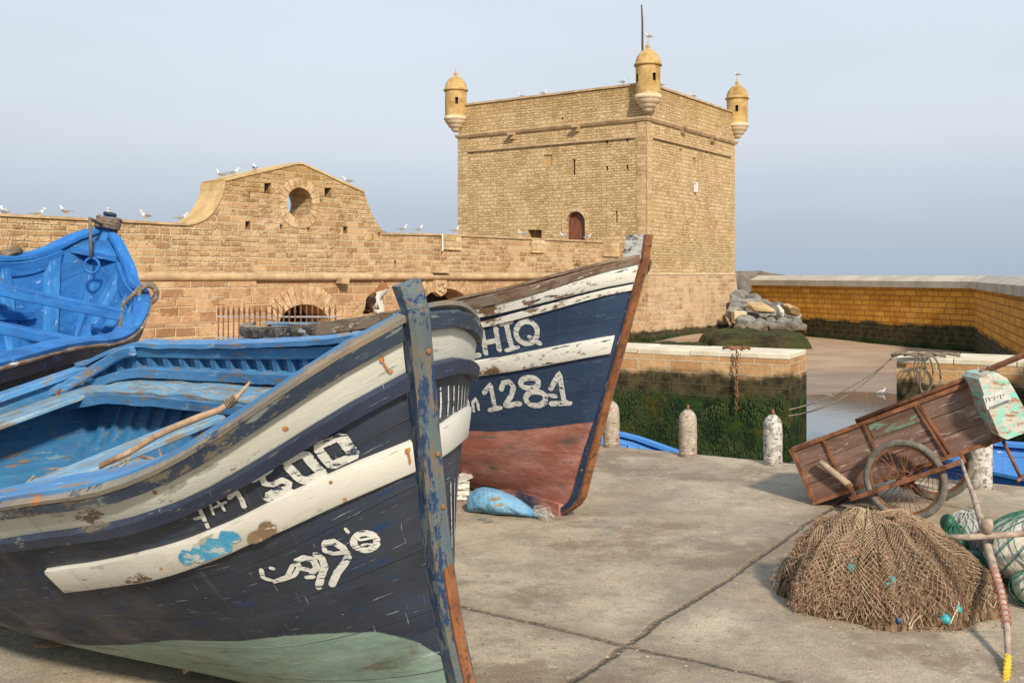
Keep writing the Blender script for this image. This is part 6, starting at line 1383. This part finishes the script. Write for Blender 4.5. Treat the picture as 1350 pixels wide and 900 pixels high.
def onwall(u,extra=.0,y=.5):
    l=wl(u);z=None
    pts=sorted([wp(a,b) for a,b in ((0,285),(245,297.5))])
    if u<245: z=pts[0][1]+(pts[1][1]-pts[0][1])*(l-pts[0][0])/(pts[1][0]-pts[0][0])+.09
    elif u<480:
        cc=sorted([wp(a,b) for a,b in [(480,254),(455,243),(425,229),(398,216.5),(390,217),(360,224),(325,232),(296,239)]]);z=float(np.interp(l,[c[0] for c in cc],[c[1] for c in cc]))+.08
    else:
        cc=sorted([wp(a,b) for a,b in [(818,321),(583,310.5),(503,309.5)]]);z=float(np.interp(l,[c[0] for c in cc],[c[1] for c in cc]))+.09
    # y metres back over the wall top, sideways shifted so that it is seen at column u
    l2=l+ (y*(WN.y*(u-CX)/F-WN.x))/(WD.x-(u-CX)/F*WD.y) *-1*-1
    return MW@Vector((l2,y,z-.005+extra))
G=[(6,150,.13,'gull crouching on the rampart walk at the far left edge'),(51,20,.13,'low crouching gull, only its back showing on the rampart, second from the left edge'),
(86,165,0,'large gull facing left on the rampart left of the blue stem head'),(142,-60,0,'upright white gull seen just above the rope wound stem head'),(191,240,0,'upright gull on the rampart between the blue boat and the gable'),
(240,15,0,'gull leaning forward at the foot of the curved gable end')]
for u,a,s,l in G: gull(onwall(u),a,l,s,1.0)
gull(onwall(292),170,'leftmost gull standing on the gable shoulder, head to the left');gull(onwall(308),20,'gull bent low on the gable shoulder, second of the pair')
gull(onwall(336,.0),120,'gull standing alone higher up the left slope of the gable');gull(onwall(458),200,'gull near the right hand lower end of the gable slope',.05)
gull(onwall(531),20,'gull to the left of the close pair on the rampart right of the gable');gull(onwall(552),30,'gull to the right of the close pair on the rampart right of the gable');gull(onwall(600),20,'gull beside the left foot of the tower on the rampart top')
gull(onwall(688),190,'gull standing before the square tower opening');gull(onwall(743),190,'gull standing left of the arched tower door');gull(onwall(775),10,'gull standing right of the arched tower door')
def ontop(u,e,Mx,fn,y=.3): 
    return Mx@Vector((fn(u),y,ZT+.12))
gull(ontop(683,eL,ML,LX),200,'small gull on the left part of the tower parapet',.1);gull(ontop(713,eL,ML,LX),20,'gull in the middle of the left tower parapet',.08)
gull(ontop(818,eL,ML,LX),30,'gull beside the nearest turret on the left tower parapet')
gull(ontop(877,eR,MR,lambda u:fx(u,eR)),160,'gull just right of the nearest turret on the tower parapet');gull(ontop(919,eR,MR,lambda u:fx(u,eR)),190,'gull halfway along the right tower parapet')
c=N0-(eL+eR)*.12;gull((c.x+.02,c.y,14.915),190,'gull perched on the tip of the nearest turret');c=FR+(eR-eL)*.12;gull((c.x,c.y,14.915),170,'gull perched on the tip of the right hand turret')
p=gnd(1162,518,-2.38);gull((p.x,p.y,-2.42),10,'white gull wading in the shallows seen through the gap',.1,.75)
# ------------------------------------------------------------------ cat
def cat():
    k=.3; s=h2
    # find rail point seen at column 495
    best=min(((abs(CX+F*h2.pt(q/400,1.0,-1,-.03).x/h2.pt(q/400,1.0,-1,-.03).y-494),q/400) for q in range(1,200)))[1]
    base=h2.pt(best,1.0,-1,-.035,.026)
    me=bpy.data.meshes.new('cat_body')
    V=[((-.05,0,.075),.095),((-.035,0,.13),.085),((.005,0,.185),.066),((.05,0,.225),.050),((.085,0,.262),.066),((.135,0,.245),.034),
       ((.03,.04,.15),.03),((.06,.04,.08),.021),((.07,.04,.012),.021),((.03,-.04,.15),.03),((.065,-.04,.08),.021),((.075,-.04,.012),.021),
       ((.01,.06,.05),.038),((.07,.065,.015),.018),((.01,-.06,.05),.038),((.07,-.065,.015),.018),
       ((-.09,0,.03),.022),((-.13,.05,.012),.016),((-.09,.12,.012),.014),
       ((.080,.040,.352),.010),((.080,-.040,.352),.010)]
    Ed=[(0,1),(1,2),(2,3),(3,4),(4,5),(2,6),(6,7),(7,8),(2,9),(9,10),(10,11),(0,12),(12,13),(0,14),(14,15),(0,16),(16,17),(17,18),(4,19),(4,20)]
    me.from_pydata([v[0] for v in V],Ed,[]);o=bpy.data.objects.new('cat',me);COL.objects.link(o)
    sm=o.modifiers.new('skin','SKIN');ss=o.modifiers.new('sub','SUBSURF');ss.levels=2;ss.render_levels=2
    for i,v in enumerate(V): me.skin_vertices[0].data[i].radius=(v[1],v[1]);me.skin_vertices[0].data[i].use_root=(i==0)
    n=NT('calico fur',.9,.1);P=n.obj();x=n.sep(P)
    nz=n.noise(P,9,3,.6)
    dark=n.mix(n.rng(nz,.45,.55),C(.03,.018,.012),C(.16,.075,.035))
    front=n.rng(n.mth('ADD',n.mth('SUBTRACT',x[0],n.mth('MULTIPLY',x[2],.10)),n.mth('MULTIPLY',n.mth('SUBTRACT',nz,.5),.10)),-.0,.02) if False else n.rng(n.mth('ADD',n.mth('SUBTRACT',x[0],n.mth('MULTIPLY',x[2],.06)),n.mth('MULTIPLY',n.mth('SUBTRACT',nz,.5),.10)),.012,.022)
    c=n.mix(front,dark,C(.50,.46,.41))
    hd=n.rng(n.mth('ADD',n.mth('SUBTRACT',x[2],n.mth('MULTIPLY',x[0],.35)),n.mth('MULTIPLY',n.mth('SUBTRACT',nz,.5),.03)),0.222,.230)
    c=n.mix(hd,c,n.mix(n.rng(x[1],-.01,.01),C(.26,.12,.05),C(.05,.03,.02)))
    n.out(c,n.noise(P,60,3),.004,.6);me.materials.append(n.m)
    o.location=base;o.rotation_euler=(0,0,math.radians(-8));o.scale=(.80,.80,.74);tag(o,'calico cat with white chest sitting on the dark stern rail of the middle boat','cat')
    ey=plainmat('cat eye',C(.02,.03,.01),C(.03,.04,.01),5,.3)
    for y in (-.02,.02):
        m=MB();m.lathe([(0,-.006),(.006,0),(0,.006)],8,(.138,y,.278));m.build('eye',ey,o,True,world=False)
cat()
# small plant growing on the wall walk
pl=empty('wall_plant',MW@Vector((wl(762),-.05,wp(762,352)[1])),'small green weed rooted in the rampart face right of the keystone arch','plant')
m=MB();b=pl.location.copy();rnd=random.Random(2)
for k in range(90):
    d=Vector((rnd.gauss(0,.22),rnd.uniform(-.25,.02),rnd.gauss(0,.12)+.05));p=b+d;a=rnd.uniform(0,6);s=rnd.uniform(.03,.07);u=Vector((math.cos(a),math.sin(a),rnd.uniform(-.4,.6)))*s;w=Vector((-math.sin(a),math.cos(a),rnd.uniform(-.5,.5)))*s*.5
    m.add([p-u,p+w,p+u,p-w],[(0,1,2,3)])
m.build('leaves',plainmat('weed leaves',C(.05,.11,.02),C(.10,.18,.04),10,.8),pl)
